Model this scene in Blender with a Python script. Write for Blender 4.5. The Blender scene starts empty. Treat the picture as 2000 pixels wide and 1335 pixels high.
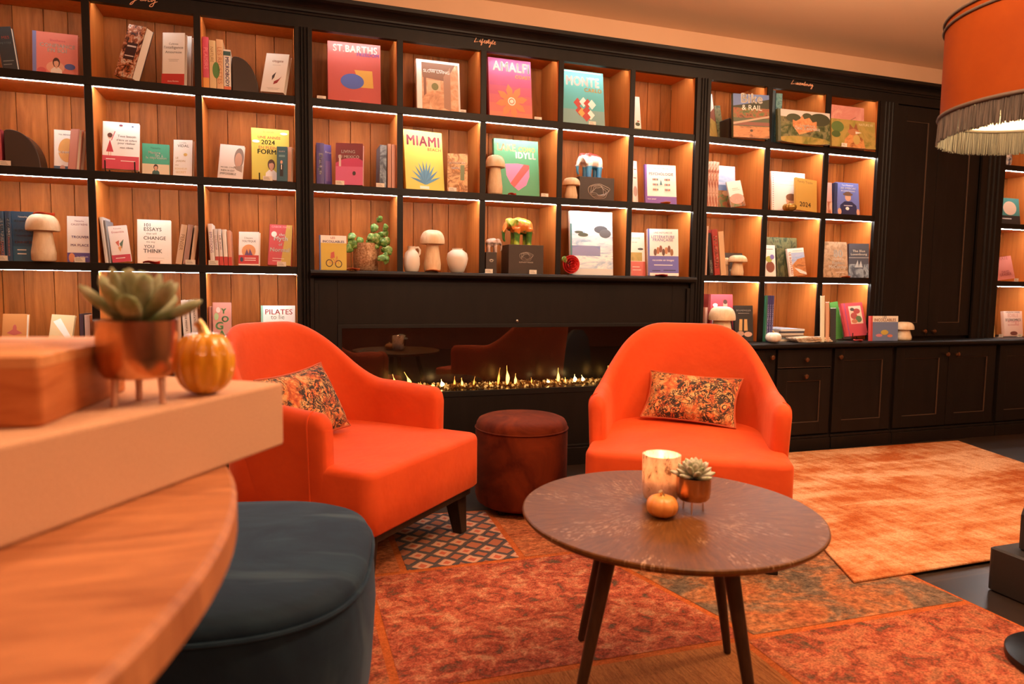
import bpy, bmesh, math, random
from mathutils import Vector, Matrix
random.seed(7)
SC = bpy.context.scene
COL = SC.collection
R = math.radians

# ------------------------------------------------------------------ camera
CAM = Vector((0.0, -3.5, 1.0)); FPX = 1333.0
YAW, PITCH, ROLL = 0.3257452, -0.0816324, 0.0130515
_f = Vector((math.sin(YAW)*math.cos(PITCH), math.cos(YAW)*math.cos(PITCH), math.sin(PITCH)))
_r0 = Vector((math.cos(YAW), -math.sin(YAW), 0)); _u0 = _r0.cross(_f)
_r = _r0*math.cos(ROLL) + _u0*math.sin(ROLL); _u = _r.cross(_f)
cd = bpy.data.cameras.new('camera'); cam = bpy.data.objects.new('camera', cd); COL.objects.link(cam)
cd.sensor_width = 36.0; cd.lens = 36.0*FPX/2000.0; cd.clip_start = 0.05
cd.dof.use_dof = True; cd.dof.focus_distance = 3.1; cd.dof.aperture_fstop = 3.5
cam.matrix_world = Matrix(((_r.x, _u.x, -_f.x, CAM.x), (_r.y, _u.y, -_f.y, CAM.y), (_r.z, _u.z, -_f.z, CAM.z), (0, 0, 0, 1)))
SC.camera = cam
# ------------------------------------------------------------------ exposure, world, unseen downlights, added fill lights
SC.view_settings.view_transform = 'Standard'; SC.view_settings.look = 'None'
SC.view_settings.exposure = 0.0; SC.view_settings.gamma = 1.0; SC.view_settings.use_curve_mapping = False
W = bpy.data.worlds.new('world'); SC.world = W; W.use_nodes = True
W.node_tree.nodes['Background'].inputs[0].default_value = (1.0, 0.55, 0.28, 1); W.node_tree.nodes['Background'].inputs[1].default_value = 0.25
WARM = (1.0, 0.67, 0.42)
def lamp(kind, loc, power, color=WARM, rot=(0, 0, 0), **kw):
    l = bpy.data.lights.new('lamp_or_fill', kind); l.energy = power; l.color = color  # one name for real lamps, unseen downlights and added fill lights
    for k, v in kw.items(): setattr(l, k, v)
    o = bpy.data.objects.new('lamp_or_fill', l); COL.objects.link(o); o.location = loc; o.rotation_euler = rot
    return o
for x, y, p in ((-0.4, -1.7, 26), (1.0, -2.5, 38), (2.2, -1.8, 26), (3.8, -2.0, 24), (0.9, -4.3, 44), (2.6, -4.2, 46), (-1.7, -3.4, 18), (5.0, -3.6, 26)):
    lamp('SPOT', (x, y, 2.56), p*1.15, spot_size=R(140), spot_blend=0.9, shadow_soft_size=0.09)  # unseen downlights in the ceiling, no fixtures modelled
for x, y, z, p in ((-1.4, -4.8, 2.1, 12), (1.2, -2.35, 2.05, 70), (1.0, -5.6, 2.1, 35), (3.3, -2.0, 2.1, 56), (-0.7, -2.6, 2.1, 20), (1.2, -1.35, 2.32, 17), (2.7, -1.25, 2.32, 17), (3.4, -5.4, 2.1, 30)):
    lamp('POINT', (x, y, z), p, shadow_soft_size=0.15)  # unseen fill points added to brighten the ceiling and the room

# ------------------------------------------------------------------ pixel -> place
def ray(px, py): return _r*((px-1000)/FPX) - _u*((py-667.5)/FPX) + _f
def atY(px, py, y): d = ray(px, py); return CAM + d*((y-CAM.y)/d.y)
def atZ(px, py, z): d = ray(px, py); return CAM + d*((z-CAM.z)/d.z)
def proj(p):
    d = Vector(p)-CAM; z = d.dot(_f)
    return 1000+FPX*d.dot(_r)/z, 667.5-FPX*d.dot(_u)/z

# ------------------------------------------------------------------ materials
def lin(c):
    if isinstance(c, str):
        c = c.lstrip('#'); c = [int(c[i:i+2], 16)/255 for i in (0, 2, 4)]
        return tuple(((v+0.055)/1.055)**2.4 if v > 0.04045 else v/12.92 for v in c)
    return tuple(c)
_mats = {}
def mat(name, color, rough=0.55, metal=0.0, **kw):
    if name in _mats: return _mats[name]
    m = bpy.data.materials.new(name); m.use_nodes = True
    b = m.node_tree.nodes['Principled BSDF']
    b.inputs['Base Color'].default_value = (*lin(color), 1); b.inputs['Roughness'].default_value = rough; b.inputs['Metallic'].default_value = metal
    for k, v in kw.items(): b.inputs[k].default_value = v
    m.diffuse_color = (*lin(color), 1)
    _mats[name] = m
    return m
def emis(name, color, strength):
    if name in _mats: return _mats[name]
    m = bpy.data.materials.new(name); m.use_nodes = True; nt = m.node_tree; nt.nodes.clear()
    e = nt.nodes.new('ShaderNodeEmission'); o = nt.nodes.new('ShaderNodeOutputMaterial')
    e.inputs[0].default_value = (*color, 1); e.inputs[1].default_value = strength; nt.links.new(e.outputs[0], o.inputs[0])
    _mats[name] = m; return m
def ink(hexc):
    c = lin(hexc); g = 0.3*c[0]+0.55*c[1]+0.15*c[2]; g = g*0.75+0.06
    if min(c) > 0.45: g = max(c)*0.97; c = tuple(v*0.45+g*0.55 for v in c)
    return mat('print_'+hexc.lstrip('#'), tuple(v*0.86+g*0.14 for v in c), 0.42)
class NT:
    def __init__(s, m): s.nt = m.node_tree; s.b = s.nt.nodes['Principled BSDF']
    def n(s, t, **kw):
        nd = s.nt.nodes.new('ShaderNode'+t)
        for k, v in kw.items():
            if k.startswith('i_'):
                key = k[2:]; key = int(key) if key.isdigit() else key.replace('_', ' ')
                nd.inputs[key].default_value = v
            else: setattr(nd, k, v)
        return nd
    def l(s, a, b): s.nt.links.new(a, b)
    def coords(s, scale=(1, 1, 1), rot=(0, 0, 0), kind='Object'):
        t = s.n('TexCoord'); mp = s.n('Mapping'); mp.inputs['Scale'].default_value = scale; mp.inputs['Rotation'].default_value = rot
        s.l(t.outputs[kind], mp.inputs[0]); return mp.outputs[0]
    def ramp(s, fac, stops, interp='LINEAR'):
        r = s.n('ValToRGB'); r.color_ramp.interpolation = interp
        e = r.color_ramp.elements
        while len(e) < len(stops): e.new(0.5)
        for el, (p, c) in zip(e, stops): el.position = p; el.color = (*lin(c), 1)
        s.l(fac, r.inputs[0]); return r.outputs[0]
    def noise(s, vec, scale, detail=4, rough=0.55, dist=0.0):
        nd = s.n('TexNoise'); nd.inputs['Scale'].default_value = scale; nd.inputs['Detail'].default_value = detail
        nd.inputs['Roughness'].default_value = rough; nd.inputs['Distortion'].default_value = dist
        s.l(vec, nd.inputs['Vector']); return nd.outputs['Fac']
    def mix(s, fac, a, b, mode='MIX'):
        m = s.n('MixRGB', blend_type=mode)
        for i, v in ((0, fac), (1, a), (2, b)):
            if hasattr(v, 'is_linked') or hasattr(v, 'links'): s.l(v, m.inputs[i])
            elif i == 0: m.inputs[0].default_value = v
            else: m.inputs[i].default_value = (*lin(v), 1)
        return m.outputs[0]
    def math(s, op, a, b=None):
        m = s.n('Math', operation=op)
        for i, v in ((0, a), (1, b)):
            if v is None: continue
            if isinstance(v, (int, float)): m.inputs[i].default_value = v
            else: s.l(v, m.inputs[i])
        return m.outputs[0]
    def color(s, c): s.l(c, s.b.inputs['Base Color'])
    def bump(s, h, strength=0.3, dist=0.005):
        b = s.n('Bump'); b.inputs['Strength'].default_value = strength; b.inputs['Distance'].default_value = dist
        s.l(h, b.inputs['Height']); s.l(b.outputs[0], s.b.inputs['Normal'])

def wood(name, dark, light, scale=(14, 14, 1.2), rough=0.55, island=0.0, kind='Object', rot=(0, 0, 0), bump=0.1):
    m = mat(name, light, rough); t = NT(m)
    v = t.coords(scale, rot, kind)
    if island:
        g = t.n('NewGeometry'); av = t.n('VectorMath', operation='ADD'); sc = t.n('VectorMath', operation='SCALE')
        cmb = t.n('CombineXYZ'); t.l(g.outputs['Random Per Island'], cmb.inputs[0]); t.l(g.outputs['Random Per Island'], cmb.inputs[2])
        t.l(cmb.outputs[0], sc.inputs[0]); sc.inputs['Scale'].default_value = 37.0
        t.l(v, av.inputs[0]); t.l(sc.outputs[0], av.inputs[1]); v = av.outputs[0]
    f1 = t.noise(v, 2.2, 6, 0.6, 1.2); f2 = t.noise(v, 9.0, 3, 0.6)
    f = t.math('ADD', t.math('MULTIPLY', f1, 0.75), t.math('MULTIPLY', f2, 0.25))
    c = t.ramp(f, ((0.34, dark), (0.66, light)))
    if island:
        s = t.math('ADD', t.math('MULTIPLY', g.outputs['Random Per Island'], island), 1.0-island/2)
        mx = t.n('MixRGB', blend_type='MULTIPLY'); mx.inputs[0].default_value = 1.0
        cc = t.n('CombineColor'); [t.l(s, cc.inputs[i]) for i in range(3)]
        t.l(c, mx.inputs[1]); t.l(cc.outputs[0], mx.inputs[2]); c = mx.outputs[0]
    t.color(c); t.b.inputs['Specular IOR Level'].default_value = 0.2
    if bump: t.bump(f, bump, 0.003)
    return m
def velvet(name, base, shade, rough=0.85, sheen=0.35, tint=(1, 0.5, 0.3), scale=5):
    m = mat(name, base, rough); t = NT(m); v = t.coords()
    n1 = t.noise(v, scale, 5, 0.6, 0.8)
    t.color(t.ramp(n1, ((0.35, shade), (0.65, base))))
    m.node_tree.nodes['Principled BSDF'].inputs['Sheen Weight'].default_value = sheen
    m.node_tree.nodes['Principled BSDF'].inputs['Sheen Roughness'].default_value = 0.4
    m.node_tree.nodes['Principled BSDF'].inputs['Sheen Tint'].default_value = (*tint, 1)
    t.bump(t.noise(v, 600, 2), 0.08, 0.001)
    return m

BLACK = mat('black_paint', (0.008, 0.0055, 0.004), 0.5, **{'Specular IOR Level': 0.25}); t = NT(BLACK)
_v = t.coords((3, 3, 0.6)); _n = t.noise(_v, 6, 5); t.color(t.ramp(_n, ((0.3, (0.0058, 0.0038, 0.003)), (0.75, (0.0108, 0.007, 0.0055)))))
EDGE = mat('worn_edge', (0.09, 0.05, 0.03), 0.4)
OAK = wood('oak_boards', (0.20, 0.053, 0.008), (0.385, 0.114, 0.019), (10, 10, 1.0), 0.6, island=0.35)
OAKS = wood('oak_veneer', (0.46, 0.140, 0.028), (0.58, 0.185, 0.040), (16, 16, 0.7), 0.5, bump=0.03)
PAPER = mat('paper', (0.74, 0.68, 0.60), 0.8)
CARD = mat('white_card', (0.8, 0.74, 0.66), 0.6)
METAL_BLACK = mat('black_metal', (0.01, 0.01, 0.01), 0.4, 0.3)
LED_TOP = emis('led_light_dimmed', (0.96, 1.0, 0.98), 80.0)
LED = emis('led_light', (0.96, 1.0, 0.98), 215.0)
COPPER = mat('aged_copper', (0.66, 0.36, 0.20), 0.24, 1.0); t = NT(COPPER)
_n = t.noise(t.coords((9, 9, 3)), 3, 4); t.color(t.ramp(_n, ((0.3, (0.46, 0.21, 0.10)), (0.7, (0.74, 0.42, 0.24)))))
BRASS = mat('brass', (0.62, 0.40, 0.16), 0.3, 1.0)
BRONZE = mat('bronze_knob', (0.22, 0.10, 0.05), 0.35, 0.9)
BIRCH = wood('turned_birch', (0.62, 0.44, 0.27), (0.78, 0.62, 0.42), (10, 10, 4), 0.6)

# ------------------------------------------------------------------ mesh builder
class MB:
    def __init__(s): s.v = []; s.f = []; s.mi = []; s.sm = []; s.mats = []; s.M = Matrix.Identity(4)
    def mid(s, m):
        if m not in s.mats: s.mats.append(m)
        return s.mats.index(m)
    def add(s, vs, fs, m, smooth=False):
        b = len(s.v); k = s.mid(m); ident = s.M == Matrix.Identity(4)
        for p in vs: s.v.append(tuple(p) if ident else tuple(s.M @ Vector(p)))
        for f in fs: s.f.append(tuple(i+b for i in f)); s.mi.append(k); s.sm.append(smooth)
        return s
    def box(s, x0, x1, y0, y1, z0, z1, m, front=None, smooth=False):
        vs = [(x0, y0, z0), (x1, y0, z0), (x1, y1, z0), (x0, y1, z0), (x0, y0, z1), (x1, y0, z1), (x1, y1, z1), (x0, y1, z1)]
        s.add(vs, [(3, 2, 1, 0), (4, 5, 6, 7), (1, 2, 6, 5), (2, 3, 7, 6), (3, 0, 4, 7)], m)
        k = s.mid(front or m); b = len(s.v)-8
        s.f.append((b+0, b+1, b+5, b+4)); s.mi.append(k); s.sm.append(False); return s
    def poly(s, pts, m): return s.add(pts, [tuple(range(len(pts)))], m)
    def grid(s, rows, m, cu=False, cv=False, smooth=True, cap0=False, cap1=False):
        nv = len(rows); nu = len(rows[0]); vs = [p for r in rows for p in r]; fs = []
        for j in range(nv if cv else nv-1):
            for i in range(nu if cu else nu-1):
                a, b = j*nu+i, j*nu+(i+1) % nu; c, d = ((j+1) % nv)*nu+(i+1) % nu, ((j+1) % nv)*nu+i
                fs.append((a, b, c, d))
        if cap0: fs.append(tuple(reversed(range(nu))))
        if cap1: fs.append(tuple(range((nv-1)*nu, nv*nu)))
        return s.add(vs, fs, m, smooth)
    def lathe(s, prof, m, n=32, c=(0, 0, 0), cap0=True, cap1=True, fn=None):
        rows = []
        for r, z in prof:
            row = []
            for i in range(n):
                a = 2*math.pi*i/n; k = fn(a, z) if fn else 1.0
                row.append((c[0]+r*k*math.cos(a), c[1]+r*k*math.sin(a), c[2]+z))
            rows.append(row)
        return s.grid(rows, m, cu=True, cap0=cap0, cap1=cap1)
    def tube(s, path, rad, m, n=8, cap=True):
        path = [Vector(p) for p in path]; rows = []; ref = None
        for i, p in enumerate(path):
            d = (path[min(i+1, len(path)-1)]-path[max(i-1, 0)]).normalized()
            if ref is None: ref = d.orthogonal().normalized()
            ref = (ref - d*ref.dot(d)).normalized(); q = d.cross(ref)
            r = rad[i] if isinstance(rad, (list, tuple)) else rad
            rows.append([p+(ref*math.cos(2*math.pi*k/n)+q*math.sin(2*math.pi*k/n))*r for k in range(n)])
        return s.grid(rows, m, cu=True, cap0=cap, cap1=cap)
    def ell(s, c, r, m, n=16, k=10):
        rows = []
        for j in range(k+1):
            a = math.pi*(j/k-0.5); a = max(min(a, math.pi/2-0.02), -math.pi/2+0.02)
            rows.append([(c[0]+r[0]*math.cos(a)*math.cos(2*math.pi*i/n), c[1]+r[1]*math.cos(a)*math.sin(2*math.pi*i/n), c[2]+r[2]*math.sin(a)) for i in range(n)])
        return s.grid(rows, m, cu=True, cap0=True, cap1=True)
    def build(s, name, parent=None, auto=40, bevel=0.0, loc=None):
        me = bpy.data.meshes.new(name); me.from_pydata(s.v, [], s.f)
        for m in s.mats: me.materials.append(m)
        me.polygons.foreach_set('material_index', s.mi); me.polygons.foreach_set('use_smooth', s.sm); me.update()
        if any(s.sm): me.set_sharp_from_angle(angle=R(auto))
        o = bpy.data.objects.new(name, me); COL.objects.link(o)
        if parent: o.parent = parent
        if loc: o.location = loc
        if bevel:
            b = o.modifiers.new('bevel', 'BEVEL'); b.width = bevel; b.segments = 2; b.limit_method = 'ANGLE'; b.angle_limit = R(50)
        return o
def tag(o, label, cat, group=None, kind=None):
    o['label'] = label; o['category'] = cat
    if group: o['group'] = group
    if kind: o['kind'] = kind
    return o
def thing(name, label, cat, loc=(0, 0, 0), rotz=0.0, group=None):
    o = bpy.data.objects.new(name, None); COL.objects.link(o); o.location = loc; o.rotation_euler = (0, 0, rotz)
    o.empty_display_size = 0.05
    return tag(o, label, cat, group)
def struct(o): o['kind'] = 'structure'; return o
TEXTS = {}
def text_shape(body, bold):
    k = (body, bold)
    if k in TEXTS: return TEXTS[k]
    c = bpy.data.curves.new('lettering', 'FONT'); c.body = body; c.resolution_u = 3; c.fill_mode = 'FRONT'; c.offset = 0.0
    if bold: c.space_character = 1.0+bold*2.2
    o = bpy.data.objects.new('lettering', c); COL.objects.link(o)
    me = bpy.data.meshes.new_from_object(o)
    vs = [(v.co.x, v.co.y) for v in me.vertices]; fs = [tuple(p.vertices) for p in me.polygons]
    if bold > 0.004:                                                    # heavier strokes: the outline laid down again a little to each side
        d = bold*0.85; n = len(vs); base = list(vs); bf = list(fs)
        for sx, sy in ((-d, 0), (d, 0), (0, d*0.7), (0, -d*0.7), (-d*.5, 0), (d*.5, 0)):
            k0 = len(vs); vs += [(x+sx, y+sy) for x, y in base]; fs += [tuple(i+k0 for i in f) for f in bf]
    bpy.data.objects.remove(o); bpy.data.curves.remove(c); bpy.data.meshes.remove(me)
    x0 = min(p[0] for p in vs); x1 = max(p[0] for p in vs); y0 = min(p[1] for p in vs); y1 = max(p[1] for p in vs)
    TEXTS[k] = (vs, fs, x0, x1, y0, y1); return TEXTS[k]
# ================================================================== the room
FLOOR = mat('slate_tiles', (0.03, 0.02, 0.015), 0.35); t = NT(FLOOR)
_v = t.coords((1, 1, 1)); br = t.n('TexBrick'); br.offset = 0.0; br.inputs['Scale'].default_value = 1.0
br.inputs['Brick Width'].default_value = 0.6; br.inputs['Row Height'].default_value = 0.6; br.inputs['Mortar Size'].default_value = 0.006
br.inputs['Color1'].default_value = (0.022, 0.015, 0.012, 1); br.inputs['Color2'].default_value = (0.035, 0.022, 0.016, 1); br.inputs['Mortar'].default_value = (0.075, 0.04, 0.02, 1)
t.l(_v, br.inputs['Vector']); _n = t.noise(t.coords((1, 1, 1)), 5, 6); t.color(t.mix(0.5, br.outputs[0], t.ramp(_n, ((0.3, (0.012, 0.008, 0.006)), (0.7, (0.05, 0.03, 0.02)))), 'MIX'))
PLASTER = mat('ochre_plaster', (0.80, 0.55, 0.38), 0.8); t = NT(PLASTER)
_n = t.noise(t.coords(), 2.0, 5); t.color(t.ramp(_n, ((0.3, (0.78, 0.46, 0.27)), (0.7, (0.84, 0.51, 0.31)))))
CEIL = mat('ceiling_plaster', (0.93, 0.64, 0.42), 0.85)
REDWALL = mat('russet_wall', (0.20, 0.05, 0.02), 0.7)
X0, X1, Y0, Y1, ZC = -2.6, 7.0, -7.0, 0.30, 2.587
def slab(name, *a, m):
    b = MB(); b.box(*a, m); return struct(b.build(name))
slab('floor', X0, X1, Y0, Y1+0.1, -0.08, 0.0, m=FLOOR)
slab('ceiling', X0, X1, Y0, Y1+0.1, ZC, ZC+0.1, m=CEIL)
slab('wall_back', X0, X1, Y1, Y1+0.1, 0, ZC, m=PLASTER)
slab('wall_left', X0-0.1, X0, Y0, Y1, 0, ZC, m=PLASTER)
slab('wall_right', X1, X1+0.1, Y0, Y1, 0, ZC, m=PLASTER)
slab('wall_front', X0, X1, Y0-0.1, Y0, 0, ZC, m=REDWALL)

# ---- cornice along the whole shelf wall
def run(name, prof, xa, xb, m):
    b = MB(); b.grid([[(xa, y, z) for y, z in prof], [(xb, y, z) for y, z in prof]], m, smooth=False)
    b.add([(xa, y, z) for y, z in prof], [tuple(range(len(prof)))], m); b.add([(xb, y, z) for y, z in prof], [tuple(reversed(range(len(prof))))], m)
    return b.build(name)
cor = [(0.28, 2.335), (0.28, 2.268), (0.012, 2.268), (-0.010, 2.268), (-0.014, 2.276), (-0.022, 2.279)]
for k in range(7):
    a = k/6*math.pi/2; cor.append((-0.022-0.05*(1-math.cos(a)), 2.279+0.031*math.sin(a)))
cor += [(-0.078, 2.312), (-0.088, 2.316), (-0.090, 2.333), (-0.086, 2.335)]
struct(run('trim_1', cor, -1.45, 6.3, BLACK))                        # cornice
ZF0, ZF1 = 2.21, 2.268
b = MB(); b.box(-1.45, 6.3, 0.0, 0.03, ZF0, ZF1, BLACK); struct(b.build('trim_2'))     # frieze board under the cornice

Z1, Z2, Z3, ZT, ZCTR = 1.853, 1.449, 1.045, 2.236, 0.678
TH = 0.035
ROWZ = {1: Z1+TH, 2: Z2+TH, 3: Z3+TH, 4: ZCTR}
DEP = 0.28
# ---- fluted pilasters between the units
def pilaster(n, xa, xb, z0=ZCTR, z1=ZF0):
    w = xb-xa; ys = -0.016; pr = [(xa, 0.02), (xa, ys)]
    k = 3; m = w*0.2; fw = (w-2*m)/k
    for i in range(k):
        a = xa+m+i*fw+fw*0.15; c = xa+m+(i+1)*fw-fw*0.15
        pr.append((a, ys))
        for j in range(1, 6): th = math.pi*j/6; pr.append(((a+c)/2-(c-a)/2*math.cos(th), ys+0.009*math.sin(th)))
        pr.append((c, ys))
    pr += [(xb, ys), (xb, 0.02)]
    b = MB(); b.grid([[(x, y, z0) for x, y in pr], [(x, y, z1) for x, y in pr]], BLACK, smooth=False)
    b.box(xa, xb, 0.0, DEP, z0, z1, BLACK)
    return struct(b.build('trim_%d' % n))
pilaster(3, -1.33, -1.228); pilaster(4, 0.075, 0.151, 0.1); pilaster(5, 2.282, 2.375, 0.1); pilaster(6, 3.641, 3.785); pilaster(7, 4.56, 4.782)

def case(name, label, cols, rows, zbot, group='lit bookcases'):
    """one run of open cells: boards at the back, side linings, uprights, shelves, light strips"""
    t = thing(name, label, 'bookcase', (cols[0][0], 0, zbot), 0, group)
    T = Matrix.Translation((-cols[0][0], 0, -zbot))
    xa, xb = cols[0][0], cols[-1][1]
    b = MB(); b.M = T; x = xa; rnd = random.Random(int(xa*100)); seq = (0.085, 0.12, 0.10, 0.135, 0.095, 0.115)
    k = 0
    while x < xb-0.001:
        w = seq[k % 6]*rnd.uniform(0.92, 1.08); k += 1
        e = min(x+w, xb); e = xb if xb-e < 0.03 else e
        b.box(x+0.0012, e-0.0012, DEP-0.02, DEP-0.002, zbot, ZT, OAK); x = e
    b.build('back_board', t, bevel=0.0015)
    b = MB(); b.M = T; b.box(xa, xb, 0.031, DEP, ZT, ZT+0.02, OAKS); b.build('top_board', t)
    for i in range(len(cols)+1):                                       # uprights: dark nosing, oak sides
        if i == 0: u0, u1 = cols[0][0]-0.006, cols[0][0]
        elif i == len(cols): u0, u1 = cols[-1][1], cols[-1][1]+0.006
        else: u0, u1 = cols[i-1][1], cols[i][0]
        b = MB(); b.M = T; b.box(u0, u1, 0.006, DEP-0.02, zbot, ZT, OAKS)
        b.box(u0, u1, -0.004, 0.006, zbot, ZF0, BLACK); b.build('upright', t, bevel=0.0012)
    for z in rows:
        b = MB(); b.M = T
        for ca, cb in cols: b.box(ca, cb, 0.006, DEP-0.02, z, z+TH, OAKS)
        b.box(xa-0.004, xb+0.004, -0.008, 0.006, z-0.002, z+TH, BLACK); b.build('shelf', t, bevel=0.0012)
    for z in list(rows)+[ZT]:
        for ca, cb in cols:
            yy = 0.008 if z != ZT else 0.033
            b = MB(); b.M = T; b.box(ca+0.004, cb-0.004, yy, yy+0.004, z-0.0030, z-0.0005, LED if z != ZT else LED_TOP); b.build('light_strip', t)
    return t
LEFT = [(-1.225, -.805), (-.775, -.362), (-.334, .072)]
MID = [(.154, .56), (.589, .993), (1.023, 1.428), (1.457, 1.86), (1.889, 2.279)]
RIGHT = [(2.378, 2.78), (2.817, 3.221), (3.26, 3.638)]
FAR = [(4.785, 5.19), (5.22, 5.62)]
case('bookcase', 'tall oak lined black bookcase of books, at left behind the succulent', LEFT, (Z1, Z2, Z3), ZCTR)
case('bookcase', 'wide oak lined black bookcase above the fireplace mantel', MID, (Z1, Z2), 1.066)
case('bookcase', 'oak lined black bookcase between the fireplace and the tall closed cupboard', RIGHT, (Z1, Z2, Z3), ZCTR)
case('bookcase', 'oak lined black bookcase beyond the tall closed cupboard at far right', FAR, (Z1, Z2, Z3), ZCTR)

def door_front(b, xa, xb, za, zb, y, rail=0.085, th=0.02):
    """framed door leaf with a sunk panel and a thin worn moulding"""
    b.box(xa, xa+rail, y, y+th, za, zb, BLACK); b.box(xb-rail, xb, y, y+th, za, zb, BLACK)
    b.box(xa+rail, xb-rail, y, y+th, za, za+rail, BLACK); b.box(xa+rail, xb-rail, y, y+th, zb-rail, zb, BLACK)
    b.box(xa+rail, xb-rail, y+0.010, y+th, za+rail, zb-rail, BLACK)
    p, q, r, s = xa+rail, xb-rail, za+rail, zb-rail; e = 0.004
    b.box(p, q, y+0.002, y+0.010, r, r+e, EDGE); b.box(p, q, y+0.004, y+0.010, s-e, s, EDGE)
    b.box(p, p+e, y+0.004, y+0.010, r, s, EDGE); b.box(q-e, q, y+0.002, y+0.010, r, s, EDGE)
def knob(parent, x, y, z, T):
    b = MB(); b.M = T @ Matrix.Translation((x, y, z)) @ Matrix.Rotation(R(90), 4, 'X')
    b.lathe([(0.004, -0.004), (0.005, 0.010), (0.012, 0.014), (0.0155, 0.020), (0.013, 0.027), (0.005, 0.030)], BRONZE, 16)
    return b.build('knob', parent)

# ---- tall closed cupboard
t = thing('cupboard', 'tall black two door cupboard standing on the worktop between bookcases', 'cupboard', (3.785, 0, ZCTR))
T = Matrix.Translation((-3.785, 0, -ZCTR))
b = MB(); b.M = T; b.box(3.786, 4.559, 0.022, DEP, ZCTR, ZF0, BLACK); b.build('body', t)
for xa, xb, kx in ((3.792, 4.168, 4.128), (4.172, 4.553, 4.212)):
    b = MB(); b.M = T; door_front(b, xa, xb, ZCTR+0.02, ZF0-0.01, 0.0, 0.09); d = b.build('door', t, bevel=0.001)
    knob(d, kx, 0.0, 0.73, T)

# ---- worktops and base cupboards
def worktop(label, xa, xb):
    b = MB(); pr = [(DEP, 0), (-0.135, 0), (-0.142, 0.008), (-0.142, 0.022), (-0.135, 0.030), (DEP, 0.030)]
    b.M = Matrix.Identity(4); b.grid([[(0, y, z) for y, z in pr], [(xb-xa, y, z) for y, z in pr]], BLACK, cu=True, smooth=False)
    b.add([(0, y, z) for y, z in pr], [tuple(range(6))], BLACK); b.add([(xb-xa, y, z) for y, z in pr], [tuple(reversed(range(6)))], BLACK)
    o = b.build('worktop', loc=(xa, 0, ZCTR-0.0305), bevel=0.002); return tag(o, label, 'worktop')
worktop('long black worktop under the right bookcase and the tall cupboard', 2.376, 6.0)
worktop('black worktop under the left bookcase behind the orange armchair', -1.33, 0.074)
YB = -0.10
def base(label, xa, xb, fronts):
    """fronts: (kind, x0, x1, z0, z1, [(knob x, z)])"""
    t = thing('base_cabinet', label, 'cabinet', (xa, 0, 0), 0, 'base cabinets under the worktop')
    T = Matrix.Translation((-xa, 0, 0))
    b = MB(); b.M = T; b.box(xa+0.001, xb-0.001, YB+0.021, DEP, 0.09, ZCTR-0.032, BLACK); b.build('body', t)
    b = MB(); b.M = T; b.box(xa+0.001, xb-0.001, YB-0.018, DEP, 0.0, 0.075, BLACK); b.box(xa+0.001, xb-0.001, YB-0.008, YB+0.03, 0.075, 0.09, BLACK); b.build('plinth', t, bevel=0.003)
    for kind, p, q, r, s, ks in fronts:
        b = MB(); b.M = T
        if kind == 'drawer':
            b.box(p, q, YB, YB+0.02, r, s, BLACK); b.box(p, q, YB-0.001, YB+0.004, r, r+0.003, EDGE)
        else: door_front(b, p, q, r, s, YB, 0.075)
        d = b.build('drawer' if kind != 'door' else 'door', t, bevel=0.0015)
        for kx, kz in ks: knob(d, kx, YB, kz, T)
    return t
LO, HI = 0.10, 0.635
base('black base cabinet with one door, half hidden behind the right armchair', 2.40, 2.845, [('door', 2.41, 2.84, LO, HI, [(2.804, 0.592)])])
base('black base cabinet with two knobbed drawers beside the right armchair', 2.85, 3.275, [('drawer', 2.86, 3.268, 0.522, HI, [(3.062, 0.572)]), ('deep_drawer', 2.86, 3.268, LO, 0.514, [(3.062, 0.468)])])
base('black base cabinet with one door, its knob at upper left', 3.28, 3.775, [('door', 3.295, 3.765, LO, HI, [(3.324, 0.583)])])
base('black base cabinet with two doors below the tall cupboard', 3.78, 4.715, [('door', 3.80, 4.257, LO, HI, [(4.226, 0.583)]), ('door', 4.263, 4.70, LO, HI, [(4.319, 0.581)])])
base('black base cabinet at the far right end of the row', 4.72, 5.6, [('door', 4.74, 5.15, LO, HI, []), ('door', 5.16, 5.58, LO, HI, [])])
base('black base cabinet with two doors behind the left armchair', -0.92, 0.07, [('door', -0.90, -0.43, LO, HI, []), ('door', -0.42, 0.055, LO, HI, [])])

# ---- fireplace
GLASS = bpy.data.materials.new('fire_glass'); GLASS.use_nodes = True; nt = GLASS.node_tree; nt.nodes.clear()
_o = nt.nodes.new('ShaderNodeOutputMaterial'); _mx = nt.nodes.new('ShaderNodeMixShader'); _tr = nt.nodes.new('ShaderNodeBsdfTransparent'); _gl = nt.nodes.new('ShaderNodeBsdfGlossy'); _fr = nt.nodes.new('ShaderNodeFresnel')
_fr.inputs[0].default_value = 1.75; _gl.inputs['Roughness'].default_value = 0.0; _tr.inputs[0].default_value = (0.92, 0.9, 0.88, 1)
nt.links.new(_fr.outputs[0], _mx.inputs[0]); nt.links.new(_tr.outputs[0], _mx.inputs[1]); nt.links.new(_gl.outputs[0], _mx.inputs[2]); nt.links.new(_mx.outputs[0], _o.inputs[0])
FX0, FX1, FZ0, FZ1 = 0.283, 2.15, 0.44, 0.778
t = thing('fireplace', 'long black built-in glass fronted fireplace with low yellow flames', 'fireplace', (1.2165, 0, 0))
T = Matrix.Translation((-1.2165, 0, 0))
b = MB(); b.M = T
b.box(0.152, FX0-0.02, 0.0, DEP, 0.1, 1.03, BLACK); b.box(FX1+0.02, 2.281, 0.0, DEP, 0.1, 1.03, BLACK)
b.box(FX0-0.02, FX1+0.02, 0.0, DEP, FZ1+0.02, 1.03, BLACK); b.box(FX0-0.02, FX1+0.02, 0.0, DEP, 0.1, FZ0-0.03, BLACK)
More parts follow.
